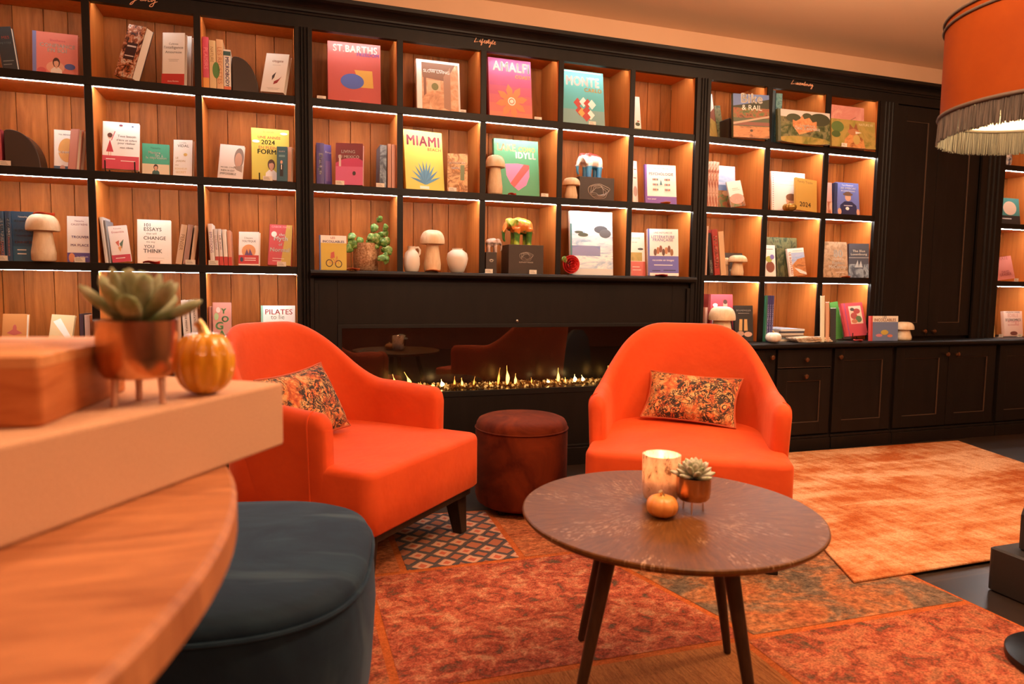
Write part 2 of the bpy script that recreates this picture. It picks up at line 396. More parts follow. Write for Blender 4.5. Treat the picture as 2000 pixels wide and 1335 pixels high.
b.box(0.152, 0.172, -0.014, 0.0, 0.1, 1.0, BLACK); b.box(2.261, 2.281, -0.014, 0.0, 0.1, 1.0, BLACK)
b.build('surround', t, bevel=0.002)
b = MB(); b.M = T; b.box(0.152, 2.281, -0.03, DEP, 0.0, 0.1, BLACK); b.box(0.152, 2.281, -0.02, 0.0, 0.1, 0.115, BLACK); b.build('plinth', t, bevel=0.003)
b = MB(); b.M = T; pr = [(DEP, 1.031), (-0.035, 1.031), (-0.05, 1.040), (-0.056, 1.052), (-0.052, 1.062), (-0.044, 1.066), (DEP, 1.066)]
b.grid([[(0.135, y, z) for y, z in pr], [(2.298, y, z) for y, z in pr]], BLACK, cu=True, smooth=False)
b.add([(0.135, y, z) for y, z in pr], [tuple(range(7))], BLACK); b.add([(2.298, y, z) for y, z in pr], [tuple(reversed(range(7)))], BLACK)
b.build('mantel', t, bevel=0.002)
FIREBLACK = mat('firebox_black', (0.006, 0.005, 0.0045), 0.25)
b = MB(); b.M = T
b.box(FX0-0.02, FX1+0.02, DEP-0.03, DEP, FZ0-0.03, FZ1+0.02, FIREBLACK); b.box(FX0-0.02, FX0, 0.012, DEP, FZ0-0.03, FZ1+0.02, FIREBLACK); b.box(FX1, FX1+0.02, 0.012, DEP, FZ0-0.03, FZ1+0.02, FIREBLACK)
b.box(FX0, FX1, 0.012, DEP, FZ1, FZ1+0.02, FIREBLACK); b.box(FX0, FX1, 0.012, DEP, FZ0-0.03, FZ0, FIREBLACK); b.build('firebox', t)
b = MB(); b.M = T
for a in ((FX0-0.02, FX1+0.02, FZ1, FZ1+0.02), (FX0-0.02, FX1+0.02, FZ0-0.03, FZ0), (FX0-0.02, FX0, FZ0, FZ1), (FX1, FX1+0.02, FZ0, FZ1)): b.box(a[0], a[1], -0.004, 0.012, a[2], a[3], METAL_BLACK)
b.build('frame', t, bevel=0.001)
b = MB(); b.M = T; b.box(FX0, FX1, 0.002, 0.006, FZ0, FZ1, GLASS); b.build('glass', t)
b = MB(); b.M = T @ Matrix.Translation((1.21, 0.0, 0.812)) @ Matrix.Rotation(R(90), 4, 'X'); b.lathe([(0.0075, 0), (0.0075, 0.003), (0.004, 0.005)], mat('steel', (0.4, 0.36, 0.32), 0.3, 1.0), 14); b.build('sensor', t)
EMBERLIT = emis('self_glow_crystal', (1.0, 0.50, 0.13), 1.1)  # glow put into some crystals in place of light falling on them
EMBER = mat('crystal', (0.75, 0.45, 0.16), 0.08); EMBER.node_tree.nodes['Principled BSDF'].inputs['Transmission Weight'].default_value = 0.3
b = MB(); b.M = T; rnd = random.Random(3)
for i in range(900):
    x = rnd.uniform(FX0+0.02, FX1-0.02); y = rnd.uniform(0.03, 0.20); s = rnd.uniform(0.005, 0.011); z = FZ0+s*0.6+rnd.uniform(0, 0.014)
    ax = [rnd.uniform(-1, 1) for _ in range(3)]; Mx = Matrix.Translation((x, y, z)) @ Matrix.Rotation(rnd.uniform(0, 6), 4, Vector(ax))
    vs = [Mx @ Vector(p) for p in ((s, 0, 0), (-s, 0, 0), (0, s, 0), (0, -s, 0), (0, 0, s), (0, 0, -s))]
    b.add(vs, [(0, 2, 4), (2, 1, 4), (1, 3, 4), (3, 0, 4), (2, 0, 5), (1, 2, 5), (3, 1, 5), (0, 3, 5)], EMBERLIT if i % 4 == 0 else EMBER)
o = b.build('crystal_bed', t); o['kind'] = 'stuff'
FL1 = emis('flame_yellow', (1.0, 0.46, 0.08), 9.0); FL2 = emis('flame_core', (1.0, 0.62, 0.20), 22.0); FL3 = emis('flame_glow', (1.0, 0.34, 0.05), 4.0)
def flame(px, py, h, w, m, lean=0.0, y=0.1):
    p = atY(px, py, y); b = MB(); b.M = T
    rows = []
    for k in range(9):
        u = k/8; r = w*(math.sin(math.pi*min(1, u*1.25+0.12))**1.0 if u < 0.7 else (1-u)*2.1*math.sin(math.pi*min(1, 0.7*1.25+0.12))*0.48+0.0*w) ; r = max(r, 0.0006)
        rows.append([(p.x+lean*h*u*u+math.sin(u*5)*w*0.3+r*math.cos(a*math.pi/4), p.y+r*0.6*math.sin(a*math.pi/4), FZ0+0.012+h*u) for a in range(8)])
    b.grid(rows, m, cu=True, cap0=True, cap1=True); return b.build('flame', t)
for px, py, h, w, m, le in ((771, 725, .075, .012, FL1, -.1), (800, 730, .085, .011, FL1, -.3), (863, 748, .04, .012, FL2, 0), (887, 745, .055, .006, FL3, .1), (902, 745, .045, .006, FL1, 0), (925, 735, .05, .005, FL3, .2),
        (957, 748, .02, .007, FL1, 0), (973, 715, .095, .007, FL3, .15), (991, 710, .105, .011, FL1, 0), (1006, 735, .06, .008, FL1, .1), (1038, 733, .035, .005, FL3, 0), (1070, 745, .022, .010, FL2, 0), (1090, 715, .085, .009, FL1, .05),
        (1104, 742, .03, .005, FL1, 0), (1122, 742, .045, .012, FL2, .1), (1138, 740, .04, .011, FL2, -.1), (1186, 715, .09, .010, FL1, .1), (1215, 725, .07, .012, FL1, 0), (1250, 725, .06, .01, FL1, 0), (845, 752, .02, .01, FL1, 0), (822, 745, .03, .008, FL3, 0)):
    flame(px, py, h, w, m, le)

# ---- handwritten copper signs on the frieze
SIGN = mat('copper_lettering', (0.85, 0.45, 0.28), 0.45, 0.2)
STROKES = {
 'L': (0.75, [[(0.55, .95), (0.45, 1.0), (0.30, .8), (0.15, .35), (0.0, 0.0), (0.25, 0.05), (0.6, .1)]]),
 'i': (0.28, [[(0, .1), (.12, .38), (.12, .05), (.28, .1)], [(.15, .52), (.17, .56)]]),
 'f': (0.34, [[(0, .1), (.25, .75), (.32, .98), (.2, .85), (.08, .1), (0, -.35), (.1, -.3), (.18, .1), (.34, .15)]]),
 'e': (0.32, [[(0, .1), (.2, .28), (.18, .4), (.07, .3), (.08, .05), (.2, 0), (.32, .12)]]),
 's': (0.28, [[(0, .1), (.16, .42), (.2, .15), (.1, 0), (.02, .05), (.28, .12)]]),
 't': (0.28, [[(0, .1), (.2, .8), (.1, .05), (.28, .12)], [(.0, .55), (.34, .6)]]),
 'y': (0.36, [[(0, .35), (.08, .05), (.25, .35), (.12, -.4), (0, -.5), (.1, -.2), (.36, .15)]]),
 'l': (0.26, [[(0, .1), (.22, .8), (.16, .98), (.06, .2), (.1, 0), (.26, .12)]]),
 'u': (0.36, [[(0, .3), (.05, .05), (.16, .05), (.25, .36), (.25, .05), (.36, .12)]]),
 'x': (0.32, [[(0, .35), (.24, 0), (.32, .1)], [(.26, .38), (0, -.02)]]),
 'm': (0.48, [[(0, .05), (.06, .36), (.08, .05), (.2, .36), (.22, .05), (.34, .36), (.36, .05), (.48, .12)]]),
 'b': (0.32, [[(0, .1), (.2, .9), (.06, .1), (.16, .0), (.24, .2), (.14, .3), (.32, .2)]]),
 'r': (0.28, [[(0, .1), (.08, .4), (.18, .34), (.16, .05), (.28, .12)]]),
 'g': (0.36, [[(.22, .35), (.05, .3), (.05, .08), (.22, .3), (.16, -.4), (0, -.45), (.1, -.15), (.36, .15)]]),
 'o': (0.34, [[(.1, .3), (.02, .1), (.12, 0), (.22, .2), (.1, .34), (.34, .26)]]),
 'n': (0.36, [[(0, .05), (.06, .36), (.08, .05), (.22, .36), (.24, .05), (.36, .12)]]),
}
def script(text, xa, xb, zc, h, label):
    tot = sum(STROKES[c][0] for c in text); sx = (xb-xa)/tot; x = xa; b = MB()
    for c in text:
        for st in STROKES[c][1]:
            P = [Vector((x+sx*(p[0]+0.12*p[1]), -0.002, zc+h*(p[1]-0.3))) for p in st]; Q = []
            for i in range(len(P)-1):                                   # smooth the stroke
                p0, p1, p2, p3 = P[max(i-1, 0)], P[i], P[i+1], P[min(i+2, len(P)-1)]
                for k in range(5):
                    u = k/5; Q.append(0.5*((2*p1)+(p2-p0)*u+(2*p0-5*p1+4*p2-p3)*u*u+(3*p1-p0-3*p2+p3)*u**3))
            Q.append(P[-1]); b.tube(Q, 0.0017, SIGN, 5)
        x += STROKES[c][0]*sx
    return tag(b.build('lettering_sign'), label, 'sign')
a = atY(926, 80, 0); c = atY(968, 80, 0)
script('Lifestyle', a.x, c.x, atY(947, 79, 0).z-0.004, 0.034, 'copper handwritten word Lifestyle on the black frieze')
a = atY(1545, 160, 0); c = atY(1588, 165, 0)
script('Luxembourg', a.x, c.x, atY(1566, 162, 0).z-0.004, 0.032, 'copper handwritten word Luxembourg on the black frieze')
a = atY(255, 0, 0); c = atY(307, 0, 0)
script('rying', a.x-0.02, c.x, atY(285, -2, 0).z, 0.04, 'copper handwritten word cut off at the top edge above the left bookcase')
# ================================================================== rugs
def rug_mat(name, cols, scale=9, seed=0, stretch=(1, 2.2, 1), weave=True, spots=None):
    m = mat(name, cols[-1], 0.95); t = NT(m)
    v = t.coords((1, 1, 1)); vv = t.n('VectorMath', operation='ADD'); t.l(v, vv.inputs[0]); vv.inputs[1].default_value = (seed*3.7, seed*1.9, 0); v = vv.outputs[0]
    mp = t.n('Mapping'); mp.inputs['Scale'].default_value = stretch; t.l(v, mp.inputs[0])
    n1 = t.noise(mp.outputs[0], scale, 7, 0.72, 0.6)
    n = len(cols); c = t.ramp(n1, [(0.36+0.28*i/(n-1), cc) for i, cc in enumerate(cols)])
    if spots:
        vo = t.n('TexVoronoi', feature='SMOOTH_F1'); vo.inputs['Scale'].default_value = spots[1]; t.l(v, vo.inputs['Vector'])
        ns = t.noise(v, 26, 4, 0.7); mk = t.ramp(t.math('ADD', vo.outputs['Distance'], t.math('MULTIPLY', t.math('SUBTRACT', ns, 0.5), 0.7)), ((spots[2], (1, 1, 1)), (spots[2]+0.07, (0, 0, 0))))
        c = t.mix(mk, c, spots[0])
    n2 = t.noise(mp.outputs[0], scale*14, 3, 0.7); c = t.mix(0.8, c, t.ramp(n2, ((0.36, (0.40, 0.40, 0.40)), (0.64, (1.3, 1.3, 1.25)))), 'MULTIPLY'); n4 = t.noise(mp.outputs[0], scale*5, 4, 0.75); c = t.mix(0.6, c, t.ramp(n4, ((0.40, (0.55, 0.52, 0.5)), (0.60, (1.25, 1.2, 1.15)))), 'MULTIPLY')
    t.color(c); t.bump(t.noise(v, 260, 2), 0.35, 0.003)
    m.node_tree.nodes['Principled BSDF'].inputs['Specular IOR Level'].default_value = 0.1
    return m
OR1 = rug_mat('rug_binding', ((0.42, 0.09, 0.02), (0.55, 0.14, 0.035)), 20)
RG_RED = rug_mat('rug_red', ((0.12, 0.07, 0.045), (0.33, 0.062, 0.034), (0.46, 0.14, 0.075), (0.52, 0.25, 0.14)), 15, 1, (1, 1.25, 1))
RG_RED2 = rug_mat('rug_deep_red', ((0.13, 0.07, 0.04), (0.32, 0.065, 0.032), (0.46, 0.15, 0.07), (0.28, 0.11, 0.055)), 11, 2, (1, 1.2, 1))
RG_GREY = rug_mat('rug_grey', ((0.36, 0.11, 0.045), (0.40, 0.15, 0.06), (0.20, 0.125, 0.08), (0.13, 0.095, 0.07)), 4.5, 3, (1, 1.2, 1))
RG_PLAIN = rug_mat('rug_rust', ((0.34, 0.09, 0.035), (0.44, 0.14, 0.055), (0.50, 0.19, 0.08)), 5, 4)
RG_WEAVE = rug_mat('rug_ribbed', ((0.26, 0.08, 0.025), (0.40, 0.15, 0.05), (0.46, 0.17, 0.05)), 8, 5, (18, 1.0, 1))
RG_MOTIF = mat('rug_motif', (0.3, 0.1, 0.05), 0.95); t = NT(RG_MOTIF)
_v = t.coords((1, 1, 1)); vo = t.n('TexVoronoi', distance='MANHATTAN'); vo.inputs['Scale'].default_value = 11; vo.inputs['Randomness'].default_value = 0.15; t.l(_v, vo.inputs['Vector'])
_w = t.n('TexWave', wave_type='RINGS'); 
_d = t.math('ADD', vo.outputs['Distance'], t.math('MULTIPLY', t.math('SUBTRACT', t.noise(_v, 30, 4), 0.5), 0.25))
t.color(t.ramp(_d, ((0.10, (0.42, 0.09, 0.04)), (0.22, (0.50, 0.27, 0.17)), (0.34, (0.46, 0.22, 0.13)), (0.44, (0.075, 0.05, 0.045)), (0.58, (0.05, 0.04, 0.045)), (0.72, (0.33, 0.10, 0.045))), 'CONSTANT')); t.bump(t.noise(_v, 260, 2), 0.3, 0.003)
bx = lambda x: -0.62-0.105*(x-0.45)                                    # far edge of the patchwork rug
b = MB()
XA, XB, YF = -1.5, 2.085, -3.3; zt = 0.007
b.add([(XA, YF, 0.001), (XB, YF, 0.001), (XB, bx(XB), 0.001), (XA, bx(XA), 0.001), (XA, YF, zt), (XB, YF, zt), (XB, bx(XB), zt), (XA, bx(XA), zt)],
      [(3, 2, 1, 0), (4, 5, 6, 7), (0, 1, 5, 4), (1, 2, 6, 5), (2, 3, 7, 6), (3, 0, 4, 7)], OR1)
def patch(pts, m, g=0.012, dz=0.0012):
    c = Vector((sum(p[0] for p in pts)/len(pts), sum(p[1] for p in pts)/len(pts)))
    q = [(p[0]+g*(1 if p[0] < c.x else -1), p[1]+g*(1 if p[1] < c.y else -1), zt+dz) for p in pts]
    b.poly(q, m)
s1 = lambda x: -1.212-0.01*(x-0.3); s2 = lambda x: -1.925-0.025*(x-0.5)
patch([(XA, s1(XA)), (-0.4, s1(-0.4)), (-0.4, bx(-0.4)), (XA, bx(XA))], RG_RED2)
patch([(-0.4, s1(-0.4)), (0.39, s1(.39)), (0.40, bx(.40)), (-0.4, bx(-0.4))], RG_PLAIN)
patch([(0.39, s1(.39)), (0.826, s1(.826)), (0.85, bx(.85)), (0.40, bx(.40))], RG_MOTIF)
patch([(0.826, s1(.826)), (1.42, s1(1.42)), (1.42, bx(1.42)), (0.85, bx(.85))], RG_PLAIN)
patch([(1.42, s1(1.42)), (XB, s1(XB)), (XB, bx(XB)), (1.42, bx(1.42))], RG_RED)
patch([(XA, s2(XA)), (0.255, s2(.255)), (0.262, s1(.262)), (XA, s1(XA))], RG_RED2)
patch([(0.255, s2(.255)), (1.265, s2(1.265)), (1.10, s1(1.10)), (0.262, s1(.262))], RG_RED)
patch([(1.265, s2(1.265)), (XB, s2(XB)), (XB, s1(XB)), (1.10, s1(1.10))], RG_GREY)
patch([(XA, YF), (0.26, YF), (0.26, s2(.26)), (XA, s2(XA))], RG_PLAIN)
patch([(0.26, YF), (1.215, YF), (1.225, s2(1.22)), (0.26, s2(.26))], RG_WEAVE)
patch([(1.215, YF), (XB, YF), (XB, s2(XB)), (1.225, s2(1.22))], RG_RED2)
tag(b.build('patchwork_rug'), 'red and orange patchwork rug under the round coffee table', 'rug')

RUG2 = mat('distressed_rug', (0.5, 0.2, 0.08), 0.95); t = NT(RUG2)
RUG2.node_tree.nodes['Principled BSDF'].inputs['Specular IOR Level'].default_value = 0.1
_v = t.coords((1, 3.2, 1), (0, 0, R(-31))); _n = t.noise(_v, 1.6, 10, 0.72, 0.4); _n2 = t.noise(t.coords((5, 1, 1), (0, 0, R(-31))), 4, 6, 0.7)
_s = t.math('ADD', t.math('MULTIPLY', _n, 0.7), t.math('MULTIPLY', _n2, 0.3))
_c = t.ramp(_s, ((0.42, (0.38, 0.085, 0.016)), (0.49, (0.50, 0.185, 0.065)), (0.57, (0.66, 0.34, 0.17))))
_n3 = t.noise(t.coords(), 130, 3, 0.7); t.color(t.mix(0.6, _c, t.ramp(_n3, ((0.36, (0.6, 0.5, 0.45)), (0.62, (1.15, 1.15, 1.15)))), 'MULTIPLY')); t.bump(t.noise(t.coords(), 240, 2), 0.3, 0.003)
def meet(p, q, r, s):
    d1 = q-p; d2 = s-r; w = r-p; k = (w.x*d2.y-w.y*d2.x)/(d1.x*d2.y-d1.y*d2.x); return p+d1*k
ZR = 0.012
pA, pA2, pN = atZ(1668, 1137, ZR), atZ(1614, 1078, ZR), atZ(1925, 1095, ZR)
pB, pB2, pB3 = atZ(1870, 861, ZR), atZ(2000, 905, ZR), atZ(1575, 882, ZR)
cs = [pA, meet(pA, pN, pB, pB2), pB, meet(pA, pA2, pB, pB3)]
cs = [Vector((c.x, c.y, 0)) for c in cs]
b = MB(); n = 4
def hem(k, o):                                                         # slightly soft edge
    c = sum(cs, Vector())/4; return [(p+(p-c).normalized()*o).to_3d() for p in cs]
zr0 = 0.0095
b.grid([[(p.x, p.y, z) for p in hem(0, o)] for o, z in ((0, zr0), (0.002, zr0+0.003), (0.0, zr0+0.007), (-0.006, zr0+0.008))], RUG2, cu=True, smooth=False, cap0=True, cap1=True)
tag(b.build('distressed_rug'), 'faded light orange rug at right overlapping the patchwork rug', 'rug')

# ================================================================== armchairs
ORANGE = mat('orange_velvet', (0.62, 0.08, 0.016), 0.7); t = NT(ORANGE)
_v = t.coords((1, 1, 1)); _n = t.noise(_v, 3.5, 4, 0.6, 0.5); t.color(t.ramp(_n, ((0.32, (0.56, 0.060, 0.010)), (0.68, (0.65, 0.080, 0.014))))); t.bump(t.noise(_v, 9, 3), 0.25, 0.02)
_p = ORANGE.node_tree.nodes['Principled BSDF']; _p.inputs['Sheen Weight'].default_value = 0.3; _p.inputs['Sheen Roughness'].default_value = 0.35; _p.inputs['Sheen Tint'].default_value = (1, 0.35, 0.15, 1); _p.inputs['Specular IOR Level'].default_value = 0.2
DARKWOOD = wood('dark_stained_wood', (0.012, 0.008, 0.006), (0.03, 0.018, 0.012), (10, 10, 2), 0.35)
def smooth(a, b_, x): x = max(0, min(1, (x-a)/(b_-a))); return x*x*(3-2*x)
def rrect(hw, y0, y1, r, n=6, bulge=0.0):
    """rounded rectangle outline, counter clockwise from the front left; r = (front, back) radii"""
    out = []
    for cx, cy, rr, a0 in ((hw-r[0], y0+r[0], r[0], -90), (hw-r[1], y1-r[1], r[1], 0), (-hw+r[1], y1-r[1], r[1], 90), (-hw+r[0], y0+r[0], r[0], 180)):
        for k in range(n+1):
            a = R(a0+90*k/n); out.append((cx+rr*math.cos(a), cy+rr*math.sin(a)))
    return [(x, y-bulge*(1-(x/hw)**2) if y < (y0+y1)/2 else y) for x, y in out]
def armchair(label, loc, rz):
    t = thing('armchair', label, 'armchair', loc, rz, 'orange velvet armchairs')
    # --- shell: outer plan of the barrel back from left arm front round to the right arm front
    HW, YF_, YC, YB_ = 0.385, -0.182, 0.045, 0.405
    N = 64; outer = []
    L1 = YC-YF_; arc = 0.5*math.pi*math.sqrt((HW*HW+(YB_-YC)**2)/2); tot = 2*(L1+arc)
    plan = []
    for i in range(N+1):
        s = tot*i/N
        if s < L1: plan.append((-HW, YF_+s, s))
        elif s > tot-L1: plan.append((HW, YF_+(tot-s), s))
        else:
            a = math.pi-(s-L1)/(2*arc)*math.pi; e = 2/2.35
            ca, sa = math.cos(a), math.sin(a)
            plan.append((HW*math.copysign(abs(ca)**e, ca), YC+(YB_-YC)*abs(sa)**e, s))
    def height(s):
        u = min(s, tot-s)                                              # distance from the arm front
        return 0.585+0.245*smooth(0.23, 0.735, u)+0.012*smooth(0, 0.2, u)
    rows = []; TH_ = 0.068
    for i, (x, y, s) in enumerate(plan):
        x0, y0, _ = plan[max(i-1, 0)]; x1, y1, _ = plan[min(i+1, N)]
        tx, ty = x1-x0, y1-y0; l = math.hypot(tx, ty); nx, ny = ty/l, -tx/l    # inward normal (to the seat)
        u = min(s, tot-s); h = height(s); z0 = 0.2
        e = 1.0
        sec = []
        lean = 0.05*smooth(0.35, 0.8, u)
        th = TH_*(1-0.25*smooth(0.1, 0.6, u))
        def pt(d, z):                                                  # d: depth from the outer face
            k = (z-0.2)/0.63
            o = -lean*max(0, k-0.25)*1.2+0.03*(1-k)*(1 if k < 1 else 0)
            return (x+nx*(d+o), y+ny*(d+o), z)
        sec.append(pt(0.03, z0)); sec.append(pt(0.003, z0+0.02))
        for k in range(1, 7): sec.append(pt(0, z0+(h-0.045-z0)*k/6))
        for k in range(1, 8):
            a = math.pi*k/8; sec.append(pt(th/2-th/2*math.cos(a), h-0.045+0.045*math.sin(a)))
        for k in range(0, 5): sec.append(pt(th, h-0.045-(h-0.045-0.36)*k/4))
        rows.append(sec)
    # rounded arm fronts: pull the first and last sections in
    def endcap(sec, d, k):
        c = Vector((sum(p[0] for p in sec)/len(sec), sum(p[1] for p in sec)/len(sec), 0)); out = []
        for p in sec:
            v = Vector(p); zz = p[2]-(0.0 if p[2] < 0.5 else k*0.6*(p[2]-0.5)); q = Vector((c.x+(v.x-c.x)*(1-k*0.55), p[1]-d, zz)); out.append(tuple(q))
        return out
    f0 = rows[0]; f1 = rows[-1]
    rows = [endcap(f0, 0.036, 0.75), endcap(f0, 0.028, 0.35), endcap(f0, 0.014, 0.1)]+rows+[endcap(f1, 0.014, 0.1), endcap(f1, 0.028, 0.35), endcap(f1, 0.036, 0.75)]
    b = MB(); b.grid(rows, ORANGE, cu=True, cap0=True, cap1=True); o = b.build('back_and_arms', t, 75)
    # piping seam on the outer side near each arm front
    for i in (4, N+2):
        b = MB(); path = [Vector(p)+(Vector(p)-Vector((0, p[1], p[2]))).normalized()*0.001 for p in rows[i][2:12]]
        b.tube(path, 0.0032, ORANGE, 6); b.build('piping', t)
    # --- seat
    b = MB(); rows = []
    def lvl(ins, z): return [(x, y, z) for x, y in rrect(0.358-ins, -0.395+ins, 0.34-ins*0.5, (max(0.05-ins, 0.02), max(0.2-ins*0.75, 0.02)), 7, 0.012)]
    for ins, z in ((0.012, 0.20), (0.0, 0.212), (0.0, 0.30), (0.0, 0.388), (0.002, 0.398), (0.008, 0.407), (0.018, 0.412), (0.04, 0.415), (0.09, 0.419), (0.16, 0.423), (0.25, 0.425)): rows.append(lvl(ins, z))
    b.grid(rows, ORANGE, cu=True, cap0=True, cap1=True); b.build('seat', t, 60)
    # --- wooden base rail and legs
    b = MB(); rr = [rrect(0.345, -0.375, 0.33, (0.05, 0.2), 5), ]
    b.grid([[(x, y, z) for x, y in rr[0]] for z in (0.172, 0.1995)], DARKWOOD, cu=True, smooth=False, cap0=True, cap1=True); b.build('base_rail', t)
    for lx, ly in ((-0.285, -0.315), (0.285, -0.315), (-0.21, 0.24), (0.21, 0.24)):
        b = MB(); top = 0.034; bot = 0.021; dx = 0.016*(1 if lx > 0 else -1); dy = 0.016*(1 if ly > 0 else -1)
        b.grid([[(lx+dx*k+s*i, ly+dy*k+s*j, z) for i, j in ((-1, -1), (1, -1), (1, 1), (-1, 1))] for s, z, k in ((bot, 0.0095, 1), (top, 0.175, 0))], DARKWOOD, cu=True, smooth=False, cap0=True, cap1=True)
        b.build('leg', t, bevel=0.003)
    return t
armchair('orange velvet barrel armchair at left, turned half sideways beside the blue stool', (0.222, -0.87, 0), R(45))
armchair('orange velvet barrel armchair facing the viewer behind the round coffee table', (1.537, -1.15, 0), R(-32))

KILIM = mat('kilim_fabric', (0.5, 0.2, 0.06), 0.9); t = NT(KILIM)
_v = t.coords((1, 1, 1)); _n = t.noise(_v, 15, 7, 0.7, 1.6)
_c = t.ramp(_n, ((0.36, (0.30, 0.045, 0.016)), (0.45, (0.55, 0.13, 0.03)), (0.52, (0.62, 0.28, 0.09)), (0.58, (0.60, 0.38, 0.16)), (0.64, (0.50, 0.11, 0.03))))
_r1 = t.math('ABSOLUTE', t.math('SUBTRACT', t.noise(_v, 22, 5, 0.6, 3.0), 0.5)); _k = t.noise(_v, 8, 3, 0.6)
_m1 = t.math('MULTIPLY', t.ramp(_r1, ((0.04, (1, 1, 1)), (0.065, (0, 0, 0)))), t.ramp(_k, ((0.40, (0.15, 0.15, 0.15)), (0.52, (1, 1, 1)))))
_m2 = t.ramp(t.noise(_v, 34, 4, 0.7, 0.5), ((0.56, (0, 0, 0)), (0.60, (1, 1, 1))))
t.color(t.mix(_m2, t.mix(_m1, _c, (0.016, 0.011, 0.009)), (0.03, 0.022, 0.016))); t.bump(_n, 0.3, 0.004)
PIPE = mat('cushion_piping', (0.40, 0.07, 0.02), 0.8)
def cushion(label, w, h, th, M):
    t = thing('cushion', label, 'cushion', (0, 0, 0), 0, 'patterned lumbar cushions'); t.matrix_world = M
    n = 18; mm = 12; b = MB()
    def edge(u, v):                                                    # pinched corners, drawn-in sides
        k = 1-0.09*(1-u*u)**1.0*abs(v)**3; kk = 1-0.09*(1-v*v)*abs(u)**3
        return u*w/2*kk, v*h/2*k
    for sgn in (-1, 1):
        rows = []
        for j in range(mm+1):
            v = -1+2*j/mm; row = []
            for i in range(n+1):
                u = -1+2*i/n; x, z = edge(u, v); y = sgn*th/2*((1-abs(u)**3.0)*(1-abs(v)**3.0))**0.55
                row.append((x, y, z))
            rows.append(row if sgn < 0 else row[::-1])
        b.grid(rows, KILIM)
    b.build('cover', t, 80)
    b = MB(); P = []
    for i in range(n): P.append((*edge(-1+2*i/n, -1),))
    for j in range(mm): P.append((*edge(1, -1+2*j/mm),))
    for i in range(n): P.append((*edge(1-2*i/n, 1),))
    for j in range(mm+1): P.append((*edge(-1, 1-2*j/mm),))
    b.tube([(x, 0, z) for x, z in P], 0.0045, PIPE, 6); b.build('piping', t)
    return t
def orient(center, face, roll, tilt):
    """cushion local -y looks along face (heading), tilt leans it back, roll turns it in its own plane"""
    rz = math.atan2(face[0], -face[1])
    return Matrix.Translation(center) @ Matrix.Rotation(rz, 4, 'Z') @ Matrix.Rotation(-tilt, 4, 'X') @ Matrix.Rotation(roll, 4, 'Y')
cushion('rectangular orange and black patterned cushion on the armchair facing the viewer', 0.40, 0.236, 0.10, orient((1.676, -0.975, 0.527), (math.sin(R(-42.7)), -math.cos(R(-42.7))), R(2), R(37)))
cushion('orange and black patterned cushion tipped against the left armchair back', 0.363, 0.272, 0.11, orient((0.077, -0.90, 0.556), (math.sin(R(47.6)), -math.cos(R(47.6))), R(-4.5), R(27)))

# ================================================================== pouf and stool
RUST = mat('rust_velvet', (0.22, 0.045, 0.014), 0.75); t = NT(RUST)
_n = t.noise(t.coords(), 4, 6, 0.6, 1.5); t.color(t.ramp(_n, ((0.34, (0.055, 0.006, 0.001)), (0.66, (0.16, 0.024, 0.005))))); _p = RUST.node_tree.nodes['Principled BSDF']; _p.inputs['Specular IOR Level'].default_value = 0.1; _p.inputs['Sheen Weight'].default_value = 0.05; _p.inputs['Sheen Tint'].default_value = (1, 0.45, 0.25, 1)
t = thing('pouf', 'round rust brown velvet pouf between the two armchairs', 'pouf', (1.01, -0.66, 0))
b = MB(); r = 0.206
pr = [(r-0.03, 0.035), (r-0.008, 0.05), (r, 0.08), (r, 0.2), (r, 0.36), (r-0.002, 0.375)]
b.lathe(pr, RUST, 48); b.build('body', t)
b = MB(); b.lathe([(r-0.002, 0.375), (r-0.004, 0.395), (r-0.014, 0.412), (r-0.035, 0.421), (r-0.09, 0.426), (0.05, 0.428), (0.005, 0.428)], RUST, 48, cap0=False); b.build('seat', t, 80)
b = MB(); b.tube([((r+0.0005)*math.cos(2*math.pi*k/48), (r+0.0005)*math.sin(2*math.pi*k/48), 0.375) for k in range(49)], 0.0035, RUST, 6); b.build('piping', t)
for a in (35, 125, 215, 305):
    b = MB(); b.lathe([(0.02, 0.0095), (0.024, 0.04)], DARKWOOD, 14, c=(0.135*math.cos(R(a)), 0.135*math.sin(R(a)), 0)); b.build('foot', t)

BLUE = mat('slate_blue_velvet', (0.03, 0.045, 0.06), 0.75); t = NT(BLUE)
_n = t.noise(t.coords((1, 1.5, 1), (0, 0, R(30))), 3.0, 5, 0.6, 2.5); _n2 = t.noise(t.coords((0.8, 4.5, 1), (0, 0, R(38))), 2.4, 3, 0.5, 0.6)
t.color(t.mix(t.ramp(_n2, ((0.56, (0, 0, 0)), (0.66, (0.8, 0.8, 0.8)))), t.ramp(_n, ((0.35, (0.0045, 0.012, 0.024)), (0.68, (0.011, 0.027, 0.044)))), (0.034, 0.058, 0.074)))
_p = BLUE.node_tree.nodes['Principled BSDF']; _p.inputs['Sheen Weight'].default_value = 0.14; _p.inputs['Sheen Tint'].default_value = (0.35, 0.55, 0.8, 1); _p.inputs['Specular IOR Level'].default_value = 0.15
t = thing('stool', 'blue velvet upholstered stool beside the round wooden table', 'stool', (-0.16, -1.94, 0), R(-10))
def sup(r, p=3.0, n=64): return [(r*math.copysign(abs(math.cos(2*math.pi*k/n))**(2/p), math.cos(2*math.pi*k/n)), r*math.copysign(abs(math.sin(2*math.pi*k/n))**(2/p), math.sin(2*math.pi*k/n))) for k in range(n)]
r = 0.35
b = MB(); b.grid([[(x, y, z) for x, y in sup(q)] for q, z in ((r-0.05, 0.05), (r-0.02, 0.07), (r-0.004, 0.15), (r+0.004, 0.27), (r, 0.36), (r-0.006, 0.392))], BLUE, cu=True, cap0=True, cap1=True); b.build('body', t, 70)
